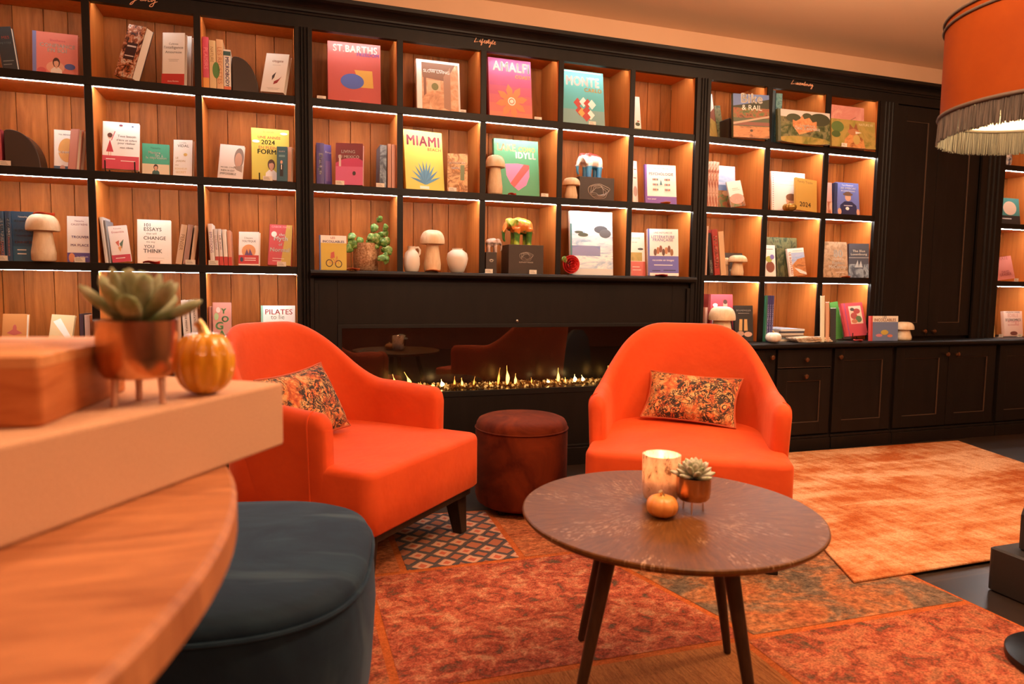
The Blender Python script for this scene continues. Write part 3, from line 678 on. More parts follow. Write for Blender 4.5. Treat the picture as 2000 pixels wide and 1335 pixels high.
b = MB(); b.grid([[(x, y, z) for x, y in sup(q)] for q, z in ((r-0.006, 0.394), (r-0.004, 0.405), (r-0.012, 0.42), (r-0.035, 0.431), (r-0.1, 0.438), (r-0.2, 0.442), (0.02, 0.443))], BLUE, cu=True, cap1=True); b.build('seat', t, 80)
b = MB(); S_ = sup(r-0.002); b.tube([(x, y, 0.393) for x, y in S_+S_[:1]], 0.005, BLUE, 6); b.build('piping', t)
for a in (45, 135, 225, 315):
    b = MB(); b.lathe([(0.016, 0.0095), (0.022, 0.055)], DARKWOOD, 14, c=(0.24*math.cos(R(a)), 0.24*math.sin(R(a)), 0)); b.build('foot', t)

# ================================================================== round coffee table
TOP = mat('streaked_brown_top', (0.15, 0.07, 0.035), 0.38); t = NT(TOP)
_tc = t.n('TexCoord'); _sp = t.n('SeparateXYZ'); t.l(_tc.outputs['Object'], _sp.inputs[0])
_an = t.math('ARCTAN2', _sp.outputs[1], _sp.outputs[0]); _r2 = t.math('SQRT', t.math('ADD', t.math('MULTIPLY', _sp.outputs[0], _sp.outputs[0]), t.math('MULTIPLY', _sp.outputs[1], _sp.outputs[1])))
_cb = t.n('CombineXYZ'); t.l(t.math('MULTIPLY', t.math('SINE', _an), 7.0), _cb.inputs[0]); t.l(t.math('MULTIPLY', t.math('COSINE', _an), 7.0), _cb.inputs[1]); t.l(t.math('MULTIPLY', _r2, 5.0), _cb.inputs[2])
_n = t.noise(_cb.outputs[0], 4.0, 6, 0.65, 0.3); _c = t.ramp(_n, ((0.33, (0.080, 0.027, 0.006)), (0.66, (0.145, 0.052, 0.011))))
_n2 = t.noise(_cb.outputs[0], 9.0, 4, 0.7); _n3 = t.noise(t.coords(), 7, 3); _mk = t.math('MULTIPLY', t.ramp(_n2, ((0.56, (0, 0, 0)), (0.62, (1, 1, 1)))), t.ramp(_n3, ((0.50, (0, 0, 0)), (0.58, (0.85, 0.85, 0.85)))))
t.color(t.mix(_mk, _c, (0.42, 0.25, 0.14))); TOP.node_tree.nodes['Principled BSDF'].inputs['Specular IOR Level'].default_value = 0.12
TABLE = Vector((0.885, -2.09, 0)); RT = 0.357; HT = 0.465
t = thing('coffee_table', 'round brown coffee table on four slim tapered legs', 'table', TABLE)
b = MB(); b.lathe([(RT-0.03, HT-0.022), (RT-0.008, HT-0.016), (RT, HT-0.007), (RT-0.001, HT-0.002), (RT-0.004, HT), (0.15, HT), (0.004, HT)], TOP, 96); b.build('tabletop', t, 30)
LEGW = wood('dark_leg_wood', (0.035, 0.017, 0.009), (0.07, 0.035, 0.018), (10, 10, 2), 0.4)
for gx, gy in ((0.787, -1.813), (1.142, -1.994), (0.606, -2.168), (0.961, -2.349)):
    d = Vector((gx, gy, 0))-TABLE; top = d*0.62
    b = MB(); b.tube([(d.x, d.y, 0.0115), (d.x*0.9+top.x*0.1, d.y*0.9+top.y*0.1, 0.06), (top.x, top.y, HT-0.02)], [0.0095, 0.011, 0.0195], LEGW, 14); b.build('leg', t, 60)
b = MB(); b.box(-0.17, 0.17, -0.03, 0.03, HT-0.034, HT-0.021, LEGW); b.box(-0.03, 0.03, -0.17, 0.17, HT-0.034, HT-0.021, LEGW); b.M = Matrix.Identity(4); b.build('under_frame', t)

# ---- plants in three-legged copper cups, pumpkins, candle
SUCC = mat('succulent_leaf', (0.22, 0.25, 0.10), 0.55); t = NT(SUCC); _g = t.n('NewGeometry')
_n = t.noise(t.coords((1, 1, 1)), 40, 3); t.color(t.ramp(_n, ((0.35, (0.16, 0.19, 0.06)), (0.65, (0.33, 0.32, 0.19)))))
SUCC2 = mat('powdery_succulent_leaf', (0.45, 0.45, 0.32), 0.6); t = NT(SUCC2); _n = t.noise(t.coords(), 60, 3); t.color(t.ramp(_n, ((0.35, (0.26, 0.30, 0.15)), (0.62, (0.62, 0.55, 0.44)))))
ROSEMETAL = mat('rose_metal', (0.78, 0.52, 0.40), 0.38, 0.75)
SOIL = mat('soil', (0.03, 0.018, 0.01), 0.95)
def leaf_loft(b, m, base, tip, w, th, up, n=8):
    base, tip = Vector(base), Vector(tip); d = tip-base; L = d.length; d.normalize()
    side = d.cross(Vector(up)); side = side.normalized() if side.length > 1e-4 else Vector((1, 0, 0)); nn = side.cross(d)
    rows = []
    for k in range(9):
        u = k/8; ww = w*(0.35+0.65*math.sin(min(u*1.5, 1)*math.pi/2))*(1 if u < 0.72 else math.sqrt(max(0, 1-((u-0.72)/0.285)**2))); ww = max(ww, w*0.05)
        c = base+d*(L*u)+nn*(0.12*L*u*u)
        rows.append([c+side*(ww*math.cos(2*math.pi*i/n))+nn*(th*ww/w*math.sin(2*math.pi*i/n)) for i in range(n)])
    b.grid(rows, m, cu=True, cap0=True, cap1=True)
def cup_plant(label, loc, R0, H, leg, cup_mat, leafm, rosette, rz, group=None):
    t = thing('potted_succulent', label, 'plant', loc, rz, group)
    b = MB(); z0 = leg; b.lathe([(R0*0.55, z0), (R0*0.82, z0+H*0.04), (R0*0.95, z0+H*0.16), (R0*0.99, z0+H*0.4), (R0, z0+H), (R0*0.95, z0+H), (R0*0.93, z0+H*0.85)], cup_mat, 40, cap1=False); b.build('pot', t)
    b = MB(); b.lathe([(R0*0.93, z0+H*0.85), (0.003, z0+H*0.9)], SOIL, 24, cap0=False); b.build('soil', t)
    lk = 0.10 if R0 > 0.043 else 0.045
    for k in range(3):
        a = R(100+120*k); b = MB(); p = Vector((R0*0.62*math.cos(a), R0*0.62*math.sin(a), z0+H*0.06)); q = Vector((R0*0.66*math.cos(a), R0*0.66*math.sin(a), 0.0))
        b.tube([p, p*0.4+q*0.6+Vector((0, 0, 0)), q], [R0*lk, R0*lk*0.85, R0*lk*0.95], ROSEMETAL, 10); b.build('leg', t, 60)
    for k, (az, el, L, w, zz) in enumerate(rosette):
        b = MB(); bs = Vector((R0*0.12*math.cos(az), R0*0.12*math.sin(az), z0+H*0.93+zz)); d = Vector((math.cos(az)*math.cos(el), math.sin(az)*math.cos(el), math.sin(el)))
        leaf_loft(b, leafm, bs, bs+d*L, w, w*0.55, (0, 0, 1)); b.build('leaf', t, 80)
    return t
def ros(n, L, w, seed, el0, el1, zlift=0.0, jit=0.12, shrink=0.35):
    rnd = random.Random(seed); out = []
    for k in range(n):
        u = k/(n-1); out.append((k*2.39996+rnd.uniform(-.1, .1), el0+(el1-el0)*u+rnd.uniform(-jit, jit), L*(1-shrink*u)*rnd.uniform(.93, 1.05), w*(1-0.3*u), zlift*u))
    return out
PUMP = mat('orange_glaze', (0.72, 0.23, 0.02), 0.12); t = NT(PUMP); _n = t.noise(t.coords(), 12, 3); t.color(t.ramp(_n, ((0.35, (0.66, 0.26, 0.014)), (0.65, (0.80, 0.37, 0.03)))))
PUMP.node_tree.nodes['Principled BSDF'].inputs['Coat Weight'].default_value = 0.6
GOLD = mat('gold_stem', (0.72, 0.48, 0.20), 0.3, 0.8)
PUMP_M = mat('orange_pumpkin', (0.70, 0.25, 0.05), 0.4); PUMP_W = mat('white_pumpkin', (0.72, 0.65, 0.56), 0.5); PUMP_G = mat('gilded_glass', (0.42, 0.24, 0.05), 0.15, 0.6)
def pumpkin(label, loc, r, h, m, stem=1.0, ribs=9, group=None, depth=0.09):
    t = thing('pumpkin', label, 'pumpkin', loc, 0.3, group)
    b = MB(); pr = []
    for k in range(15):
        a = -math.pi/2+math.pi*k/14; rr = max(0.06, math.cos(a)**0.75 if math.cos(a) > 0 else 0); zz = h/2+h/2*math.sin(a)
        if k > 11: zz -= h*0.05*(k-11)/3
        pr.append((r*rr, max(zz, 0)))
    b.lathe(pr, m, 72, fn=lambda a, z: 1-depth*(1-abs(math.sin(a*ribs/2))**0.6)); b.build('body', t, 80)
    b = MB(); s = r*0.2*stem; b.tube([(0, 0, h*0.9), (0.05*s, 0, h*0.96), (-0.3*s, 0.1*s, h+s*0.6), (-0.9*s, 0.2*s, h+s*1.3)], [s*1.3, s*0.85, s*0.65, s*0.75], GOLD, 9); b.build('stem', t, 70)
    return t
p = atZ(1356, 1000, HT)
cup_plant('small succulent in a three legged copper cup beside the candle', (0.932, -2.118, HT+0.0005), 0.041, 0.058, 0.028, COPPER, SUCC2, ros(34, 0.052, 0.0095, 5, 0.05, 1.35, 0.012), 0.2, 'succulents in copper cups')
p = atZ(1305, 1016, HT)
pumpkin('small orange pumpkin in front of the candle on the coffee table', (p.x, p.y+0.028, HT+0.0005), 0.038, 0.052, PUMP_M, 0.9, 8)

MERC = mat('mottled_mercury_glass', (0.80, 0.55, 0.38), 0.22); t = NT(MERC)
_n = t.noise(t.coords((1, 1, 0.45)), 55, 6, 0.75, 0.6); _fc = t.ramp(_n, ((0.37, (0.16, 0.08, 0.05)), (0.44, (0.72, 0.50, 0.38)), (0.7, (0.9, 0.74, 0.62)))); t.color(_fc)
_nt = MERC.node_tree; _ts = _nt.nodes.new('ShaderNodeBsdfTranslucent'); _mx = _nt.nodes.new('ShaderNodeMixShader'); _mx.inputs[0].default_value = 0.45
t.l(_fc, _ts.inputs[0]); t.l(t.b.outputs[0], _mx.inputs[1]); t.l(_ts.outputs[0], _mx.inputs[2]); t.l(_mx.outputs[0], _nt.nodes['Material Output'].inputs[0])
t = thing('candle_holder', 'mottled glass candle holder with a lit candle on the coffee table', 'candle', (0.893, -2.035, HT+0.0005))
b = MB(); rr = 0.0465; hh = 0.122
b.lathe([(0.018, 0.0), (0.032, 0.003), (0.041, 0.012), (rr-0.001, 0.028), (rr, 0.045), (rr+0.001, hh), (rr-0.001, hh+0.001), (rr-0.003, hh), (rr-0.004, 0.045), (0.038, 0.014), (0.02, 0.006)], MERC, 48); b.build('glass', t, 60)
WAX = mat('wax', (0.85, 0.66, 0.42), 0.5); WAX.node_tree.nodes['Principled BSDF'].inputs['Subsurface Weight'].default_value = 0.3
b = MB(); b.lathe([(0.036, 0.0145), (0.036, 0.06), (0.034, 0.063), (0.01, 0.061), (0.002, 0.061)], WAX, 32); b.build('candle', t, 60)
b = MB(); b.tube([(0, 0, 0.06), (0.001, 0, 0.068)], 0.0012, METAL_BLACK, 6); b.build('wick', t)
b = MB(); b.lathe([(0.002, 0.067), (0.0075, 0.074), (0.008, 0.080), (0.005, 0.091), (0.0008, 0.104)], emis('candle_flame', (1.0, 0.66, 0.25), 120.0), 14); b.build('flame', t, 80)
lp = lamp('POINT', (0.893, -2.035, HT+0.112), 0.22, (1.0, 0.66, 0.36), shadow_soft_size=0.01)

# ================================================================== big round table in front
TWOOD = wood('table_timber', (0.28, 0.095, 0.038), (0.50, 0.205, 0.085), (2.2, 14, 2), 0.5, rot=(0, 0, R(-20)))
TC = Vector((-0.985, -2.73, 0)); RB = 0.935; ZB = 0.76
t = thing('round_table', 'large round timber table at left carrying the flat linen box', 'table', TC)
b = MB(); b.lathe([(RB-0.03, ZB-0.045), (RB-0.006, ZB-0.042), (RB, ZB-0.036), (RB, ZB-0.006), (RB-0.006, ZB), (0.4, ZB), (0.005, ZB)], TWOOD, 160); b.build('tabletop', t, 35)
b = MB(); b.lathe([(0.42, 0.0095), (0.42, 0.025), (0.12, 0.05), (0.07, 0.12), (0.06, ZB-0.2), (0.14, ZB-0.06), (0.3, ZB-0.046)], METAL_BLACK, 40); b.build('pedestal', t, 40)
LINEN = mat('beige_linen', (0.66, 0.36, 0.18), 0.85); t = NT(LINEN); _n = t.noise(t.coords((1, 1, 1)), 500, 2); t.color(t.ramp(_n, ((0.35, (0.50, 0.275, 0.155)), (0.65, (0.60, 0.34, 0.20))))); t.bump(_n, 0.15, 0.001)
cB = atZ(555, 868, ZB); hB = 0.093
dF = Vector((-0.56, -0.83, 0)).normalized(); dS = Vector((-0.83, 0.56, 0)).normalized()
fB = atZ(0, 1075, ZB); dF = (Vector((fB.x, fB.y, 0))-Vector((cB.x, cB.y, 0))).normalized(); bk = atZ(345, 745, ZB+hB); ct = atZ(555, 762, ZB+hB)
dS = Vector((dF.y, -dF.x, 0)); dS = dS if dS.x < 0 else -dS
rzB = math.atan2(-dF.y, -dF.x)                                         # local +x runs from the back end to the corner
t = thing('linen_box', 'large flat beige linen box overhanging the edge of the round table', 'box', (cB.x, cB.y, ZB+0.0005), rzB)
b = MB(); b.box(-0.62, 0, 0, 0.40, 0, hB, LINEN); b.build('case', t, bevel=0.004)
ZW = ZB+hB+0.001
TIMB = wood('ruddy_timber', (0.40, 0.11, 0.03), (0.62, 0.22, 0.075), (2, 2, 18), 0.5)
TIMT = wood('timber_top', (0.50, 0.20, 0.07), (0.68, 0.32, 0.14), (2, 14, 2), 0.5)
wA = atZ(122, 833, ZW); wB = atZ(300, 752, ZW); d1 = (Vector((wB.x, wB.y, 0))-Vector((wA.x, wA.y, 0))).normalized(); ang = math.atan2(d1.y, d1.x)-math.pi/2
t = thing('wooden_box', 'ruddy wooden box with rounded corner and split lid on the linen box', 'box', (wA.x-0.018, wA.y, ZW), ang)
hw = 0.073
def rb(ins, z, x0=-0.30, x1=0.0, y0=0.0, y1=0.24, rad=0.009):
    out = []
    for cx, cy, a0 in ((x1-rad, y0+rad, -90), (x1-rad, y1-rad, 0), (x0+rad, y1-rad, 90), (x0+rad, y0+rad, 180)):
        for k in range(6): a = R(a0+18*k); out.append((cx+(rad-ins)*math.cos(a), cy+(rad-ins)*math.sin(a), z))
    return out
b = MB(); b.grid([rb(0.003, 0), rb(0, 0.003), rb(0, hw-0.0135)], TIMB, cu=True, cap0=True, cap1=True); b.build('body', t, 50)
b = MB(); b.grid([rb(0, hw-0.0133), rb(0, hw-0.011), rb(0, hw-0.003), rb(0.004, hw)], TIMT, cu=True, cap0=True, cap1=True); b.build('lid', t, 50)
GAP = mat('split_shade', (0.10, 0.04, 0.015), 0.9)  # shade inside the lid's splits, put into flat dark strips
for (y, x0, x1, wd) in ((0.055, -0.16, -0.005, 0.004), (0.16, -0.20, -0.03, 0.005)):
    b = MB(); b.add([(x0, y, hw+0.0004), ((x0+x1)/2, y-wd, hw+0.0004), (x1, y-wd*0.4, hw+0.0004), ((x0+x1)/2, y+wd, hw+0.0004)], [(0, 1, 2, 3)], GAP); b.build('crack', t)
p1, p2, p3 = atZ(207, 808, ZW), atZ(283, 795, ZW), atZ(318, 800, ZW)
pc = atZ(265, 786, ZW)
cup_plant('larger succulent in a three legged copper cup on the linen box', (pc.x+0.004, pc.y, ZW), 0.0445, 0.070, 0.030, COPPER, SUCC, ros(19, 0.069, 0.0130, 11, 0.27, 1.42, 0.006, 0.08, 0.12), R(0), 'succulents in copper cups')
p = atZ(402, 774, ZW)
pumpkin('glossy orange ceramic pumpkin with gold stem beside the larger succulent', (p.x-0.003, p.y+0.025, ZW), 0.0375, 0.084, PUMP, 1.15, 11, None, 0.14)

# ================================================================== fringed floor lamp
SHADE = mat('burnt_orange_shade', (0.55, 0.13, 0.025), 0.75); t = NT(SHADE); _n = t.noise(t.coords(), 6, 5); _c = t.ramp(_n, ((0.3, (0.16, 0.025, 0.0015)), (0.7, (0.20, 0.035, 0.003)))); t.color(_c); t.b.inputs['Specular IOR Level'].default_value = 0.08
_nt = SHADE.node_tree; _ts = _nt.nodes.new('ShaderNodeBsdfTranslucent'); _mx = _nt.nodes.new('ShaderNodeMixShader'); _mx.inputs[0].default_value = 0.07
_ts.inputs[0].default_value = (0.9, 0.25, 0.05, 1); t.l(t.b.outputs[0], _mx.inputs[1]); t.l(_ts.outputs[0], _mx.inputs[2]); t.l(_mx.outputs[0], _nt.nodes['Material Output'].inputs[0])
LINER = mat('shade_liner', (0.85, 0.78, 0.6), 0.6)
TRIM = mat('brown_braid', (0.06, 0.035, 0.022), 0.7); FRINGE = mat('brown_fringe', (0.13, 0.075, 0.045), 0.8); t = NT(FRINGE); _g = t.n('NewGeometry'); t.color(t.ramp(_g.outputs['Random Per Island'], ((0, (0.028, 0.019, 0.014)), (1, (0.085, 0.058, 0.042)))))
LX, LY, LR, LZ0, LZ1 = 2.1, -2.1, 0.28, 1.522, 1.80
t = thing('pendant_lamp', 'fringed burnt orange drum pendant lamp hanging at the right edge', 'lamp', (LX, LY, 0))
sh = MB(); n = 96
sh.lathe([(LR, LZ0), (LR, LZ1)], SHADE, n, cap0=False, cap1=False); sh = sh.build('shade', t, 80)
b = MB(); b.lathe([(LR-0.003, LZ1), (LR-0.003, LZ0)], LINER, n, cap0=False, cap1=False); b.build('liner', t, 80)
for z in (LZ0, LZ1, LZ1-0.022):
    b = MB(); b.tube([((LR+0.002)*math.cos(2*math.pi*k/n), (LR+0.002)*math.sin(2*math.pi*k/n), z) for k in range(n+1)], 0.0045 if z != LZ0 else 0.007, TRIM, 6, cap=False); b.build('braid', t, 80)
b = MB(); rnd = random.Random(9)
for k in range(1500):
    a = 2*math.pi*k/1500; r0 = LR+rnd.uniform(-0.002, 0.003); a2 = a+rnd.uniform(-.008, .008); r1 = LR+rnd.uniform(0.0, 0.006); w = 0.0022
    ca, sa = math.cos(a), math.sin(a); z1 = LZ0-0.072+rnd.uniform(-.004, .004)
    P = [Vector((r0*ca, r0*sa, LZ0)), Vector((r1*math.cos(a2), r1*math.sin(a2), z1))]
    b.tube(P, [w*0.6, w*0.75], FRINGE, 4)
o = b.build('fringe', t); o['kind'] = 'stuff'
STEEL = mat('lamp_black_metal', (0.012, 0.010, 0.009), 0.35, 0.6)
b = MB(); b.tube([(0, 0, LZ0+0.06), (0, 0, ZC-0.02)], 0.004, STEEL, 10); b.build('cable', t)
b = MB(); b.lathe([(0.05, ZC-0.03), (0.05, ZC-0.001)], STEEL, 24); b.build('ceiling_rose', t)
b = MB(); b.lathe([(0.042, LZ0-0.035), (0.045, LZ0-0.03), (0.045, LZ0+0.04), (0.02, LZ0+0.06)], mat('lamp_socket', (0.55, 0.33, 0.13), 0.5), 24); b.build('socket', t, 50)
b = MB(); b.lathe([(0.013, LZ0+0.06), (0.03, LZ0+0.09), (0.032, LZ0+0.11), (0.02, LZ0+0.14), (0.003, LZ0+0.15)], emis('bulb_glow', (1.0, 0.85, 0.5), 30.0), 20); b.build('bulb', t, 80)
for a in (95, 215, 335):
    b = MB(); b.tube([(0.03*math.cos(R(a)), 0.03*math.sin(R(a)), LZ0+0.03), ((LR-0.004)*math.cos(R(a)), (LR-0.004)*math.sin(R(a)), LZ0+0.002)], 0.0018, STEEL, 6); b.build('spider_arm', t)
lamp('POINT', (LX, LY, LZ0+0.13), 55, (1.0, 0.80, 0.42), shadow_soft_size=0.04)

# ================================================================== black stacked blocks at the right edge
BASALT = mat('rough_black_block', (0.018, 0.012, 0.009), 0.6)
t = thing('plinth_stack', 'black stepped block sculpture standing on the floor at the right edge', 'sculpture', (2.245, -1.90, 0.0005))
def slabz(x0, x1, y0, y1, z0, z1, nm):
    b = MB(); n = 5; rnd = random.Random(int(z0*1000)+3); rows = []
    for z, ins in ((z0, 0.006), (z0+0.006, 0), (z1-0.006, 0), (z1, 0.006)):
        rows.append([(x+rnd.uniform(-.002, .002), y+rnd.uniform(-.002, .002), z) for x, y in rrect((x1-x0)/2-ins, y0+ins, y1-ins, (0.015, 0.015), 3)])
    b.grid([[(x+(x0+x1)/2, y, z) for x, y, z in r_] for r_ in rows], BASALT, cu=True, smooth=False, cap0=True, cap1=True); return b.build(nm, t)
slabz(0.0, 0.42, -0.255, 0.0, 0.0, 0.150, 'lower_block'); slabz(0.062, 0.36, -0.21, -0.045, 0.1505, 0.275, 'middle_block')
b = MB(); b.grid([[(x*k+0.20+dx, y*k-0.125, z) for x, y in rrect(0.155, -0.07, 0.07, (0.02, 0.02), 4)] for k, z, dx in ((1, 0.2755, 0), (0.86, 0.38, 0.012), (0.76, 0.47, 0.02), (0.6, 0.56, 0.03), (0.3, 0.62, 0.035))], BASALT, cu=True, smooth=True, cap0=True, cap1=True); b.build('tapered_figure', t, 50)
q = atZ(2112, 1302, 0.02); t = thing("floor_stand", "low round black stand base in front of the stepped block sculpture", "stand", (q.x, q.y, 0.0095))
b = MB(); b.lathe([(0.16, 0.0), (0.166, 0.006), (0.166, 0.022), (0.158, 0.028), (0.02, 0.032)], STEEL, 64); b.build('base', t, 40)
b = MB(); b.tube([(0.03, 0, 0.03), (0.03, 0, 0.62)], 0.016, STEEL, 20); b.build('pole', t)
b = MB(); b.lathe([(0.10, 0.62), (0.11, 0.626), (0.11, 0.64), (0.004, 0.642)], STEEL, 48, c=(0.03, 0, 0)); b.build('tray', t, 40)
# ================================================================== books
ROWZ['M'] = 1.066
def photo_mat(name, stops, scale=6, stretch=(1, 1, 1)):
    m = mat('picture_'+name, '#888888', 0.4); t_ = NT(m)
    n_ = t_.noise(t_.coords(stretch), scale, 6, 0.65, 0.8); t_.color(t_.ramp(n_, [(0.32+0.36*i/(len(stops)-1), c) for i, c in enumerate(stops)])); return m
PH = {
 'floral': photo_mat('floral', ('#2a1512', '#3a1c16', '#c07040', '#efe0c8', '#3a1c16'), 38),
 'woods': photo_mat('woods', ('#1e2418', '#33402a', '#6b6a48', '#3d3524'), 26, (1, 1, 0.5)),
 'forest': photo_mat('forest', ('#26301c', '#4c5a34', '#8a8560', '#2c2a1c'), 20),
 'castle': photo_mat('castle', ('#a8643c', '#cf8a5a', '#e0a878'), 26),
 'stone': photo_mat('stone', ('#7d6650', '#a88a6e', '#c7ab8d', '#6a543f'), 24),
 'terrace': photo_mat('terrace', ('#b07a58', '#cf9a76', '#e3bd9c'), 22),
 'lake': photo_mat('lake', ('#8fb4d8', '#c9dcee', '#ffffff', '#a7bfe0'), 9, (1, 1, 3)),
 'sky': photo_mat('sky', ('#6f8fc8', '#a9bcdd', '#dfc9cf'), 5, (1, 1, 3)),
 'trees': photo_mat('trees', ('#3a4a2c', '#5d7040', '#a35a3a', '#2c3a24'), 22),
 'field': photo_mat('field', ('#8d8a3c', '#b59a55', '#6f7430'), 8),
 'fox': photo_mat('fox', ('#b86a38', '#d99a5e', '#8d4e28'), 20),
 'river': photo_mat('river', ('#a4673c', '#c98a58', '#7a4a2c'), 14, (1, 1, 3)),
 'blush': photo_mat('blush', ('#e6a9a0', '#d98f86', '#eec5b8'), 6),
 'seaside': photo_mat('seaside', ('#3d7d8a', '#79a7aa', '#205a6c', '#cfd8d0'), 18),
 'interior': photo_mat('interior', ('#c2824f', '#e2b27e', '#8c5a34', '#d99b63'), 24),
 'redspine': photo_mat('redspine', ('#7d2f22', '#b06a50', '#e0c8b4', '#6a241c'), 30, (1, 1, 0.4)),
 'newsprint': photo_mat('newsprint', ('#e3cdb0', '#b08a66', '#e8d8c0', '#7a5a44'), 30),
 'mag': photo_mat('mag', ('#3a6aa8', '#7fb0d8', '#dfe8ee', '#406a94'), 12, (1, 3, 1)),
 'sunset': photo_mat('sunset', ('#d3607a', '#e88a5c', '#f0b060'), 3, (1, 1, 3)),
 'dusk': photo_mat('dusk', ('#20283c', '#3d4a60', '#8da0b4', '#1a1c28'), 16),
}
BOARD = {}
def cover_mesh(w, h, t, col, art, spine_col=None, spine_art=None, back=None):
    """boards and spine of one book; x 0..w (spine at 0), y 0..t front to back, z 0..h"""
    c = ink(col); sc = ink(spine_col) if spine_col else c; b = MB(); k = min(0.0022, t*0.2)
    b.box(0, w, 0, k, 0, h, c); b.box(0, w, t-k, t, 0, h, c)
    n = 5; pr = [(-0.0012*math.sin(math.pi*i/n), t*i/n) for i in range(n+1)]
    b.grid([[(x, y, 0) for x, y in pr][::-1]+[(k, 0, 0), (k, t, 0)], [(x, y, h) for x, y in pr][::-1]+[(k, 0, h), (k, t, h)]], sc, cu=True, smooth=False, cap0=True, cap1=True)
    def put(items, P, s, hh, ww):
        for i, it in enumerate(items):
            d = 0.00025+0.00012*i; kind = it[0]
            q = lambda u, v: P(u, v, d)
            if kind == 'r': b.add([q(it[1]*ww, it[2]*hh), q(it[3]*ww, it[2]*hh), q(it[3]*ww, it[4]*hh), q(it[1]*ww, it[4]*hh)], [(0, 1, 2, 3)], PH[it[5]] if it[5] in PH else ink(it[5]))
            elif kind == 'e': b.add([q((it[1]+it[3]*math.cos(math.pi*a/14))*ww, it[2]*hh+it[4]*hh*math.sin(math.pi*a/14)) for a in range(28)], [tuple(range(28))], PH[it[5]] if it[5] in PH else ink(it[5]))
            elif kind == 'p': b.add([q(x*ww, y*hh) for x, y in it[1]], [tuple(range(len(it[1])))], PH[it[2]] if it[2] in PH else ink(it[2]))
            elif kind == 't':
                _, s_, cx, y, fw, tc = it[:6]; bold = it[6] if len(it) > 6 else 0.0; sy = it[7] if len(it) > 7 else 1.0
                vs, fs, x0, x1, y0, y1 = text_shape(s_, bold); g = fw*ww/(x1-x0)
                b.add([q(cx*ww+(x-(x0+x1)/2)*g, y*hh+(yy-y0)*g*sy) for x, yy in vs], fs, ink(tc))
            elif kind == 'v':                                          # vertical lettering, reading downwards
                _, s_, cx, y, fh, tc = it[:6]; bold = it[6] if len(it) > 6 else 0.0
                vs, fs, x0, x1, y0, y1 = text_shape(s_, bold); g = fh*hh/(x1-x0); g2 = min(g, 0.62*ww/(y1-y0))
                b.add([q(cx*ww+(yy-(y0+y1)/2)*g2, y*hh-(x-(x0+x1)/2)*g) for x, yy in vs], fs, ink(tc))
            elif kind == 'l':
                P_ = it[1]; wd = it[2]
                for (xa, ya), (xb, yb) in zip(P_[:-1], P_[1:]):
                    xa, xb, ya, yb = xa*ww, xb*ww, ya*hh, yb*hh; L = math.hypot(xb-xa, yb-ya) or 1; nx, ny = -(yb-ya)/L*wd/2, (xb-xa)/L*wd/2
                    b.add([q(xa+nx, ya+ny), q(xa-nx, ya-ny), q(xb-nx, yb-ny), q(xb+nx, yb+ny)], [(0, 1, 2, 3)], ink(it[3]))
    put(art, lambda u, v, d: (u, -d, v), 1, h, w)
    if spine_art: put(spine_art, lambda u, v, d: (-0.0012-d, t-u, v), 1, h, t)
    return b
def book(label, row, xl, xr, yt, Y, t, col, art=(), lean=7, yaw=0, roll=0, spine_out=False, deep=0.14, dz=0.0, spine_col=None, spine_art=None, z=None, band=None, group=None, h=None, page=True):
    zb = (ROWZ[row] if z is None else z)+0.0006+dz
    p0 = atY((xl+xr)/2, yt, Y); z1 = p0.z
    ym = (yt+proj((p0.x, Y, zb))[1])/2
    XL, XR = atY(xl, ym, Y).x, atY(xr, ym, Y).x
    L = R(lean); H = z1-zb
    for _ in range(2): H = (atY((xl+xr)/2, yt, Y+max(H, 0.01)*math.sin(L)).z-zb)/math.cos(L)
    if h: H = h
    grp = group or {1: 'books on the top shelf row', 2: 'books on the second shelf row', 3: 'books on the third shelf row', 'M': 'books on the mantel row', 4: 'books on the worktop row'}[row]
    if spine_out: tt = XR-XL; w = deep
    else: w = (XR-XL)/max(math.cos(R(yaw)), 0.3); tt = t
    th = thing('book', label, 'book', (0, 0, 0), 0, grp)
    cv = cover_mesh(w, H, tt, col, list(art), spine_col, spine_art)
    cv.build('cover', th)
    b = MB(); k = min(0.0022, tt*0.2); b.box(k, w-0.0025, k*1.02, tt-k*1.02, 0.002, H-0.0025, PAPER); b.build('pages', th)
    if band:                                                            # paper band wrapped round the lower part
        b = MB(); bh, bc, bart = band; m = ink(bc); e = 0.0006
        b.box(-0.001, w+e, -e-0.0004, -0.0004, 0.002, H*bh, m); b.box(-0.0024, -0.0012, -e, tt+e, 0.002, H*bh, m)
        for it in bart:
            vs, fs, x0, x1, y0, y1 = text_shape(it[0], 0); g = it[3]*w/(x1-x0); b.add([(it[1]*w+(x-(x0+x1)/2)*g, -e-0.0007, it[2]*H*bh+(yy-y0)*g) for x, yy in vs], fs, ink(it[4]))
        b.build('paper_band', th)
    if spine_out:                                                       # spine faces the room
        base = Matrix.Translation((XL, Y, zb)) @ Matrix.Rotation(R(roll), 4, 'Y')
        if roll > 0: base = Matrix.Translation((XL, Y, zb+tt*math.sin(R(roll)))) @ Matrix.Rotation(R(roll), 4, 'Y')
        M = base @ Matrix.Rotation(R(yaw), 4, 'Z') @ Matrix.Translation((tt, 0, 0)) @ Matrix.Rotation(R(90), 4, 'Z')
    else:
        lift = w*math.sin(R(roll)) if roll > 0 else 0.0
        lift += tt*math.sin(L)*1.01
        M = Matrix.Translation((XL, Y, zb+lift)) @ Matrix.Rotation(R(yaw), 4, 'Z') @ Matrix.Rotation(R(roll), 4, 'Y') @ Matrix.Rotation(-L, 4, 'X')
    th.matrix_world = M
    return th
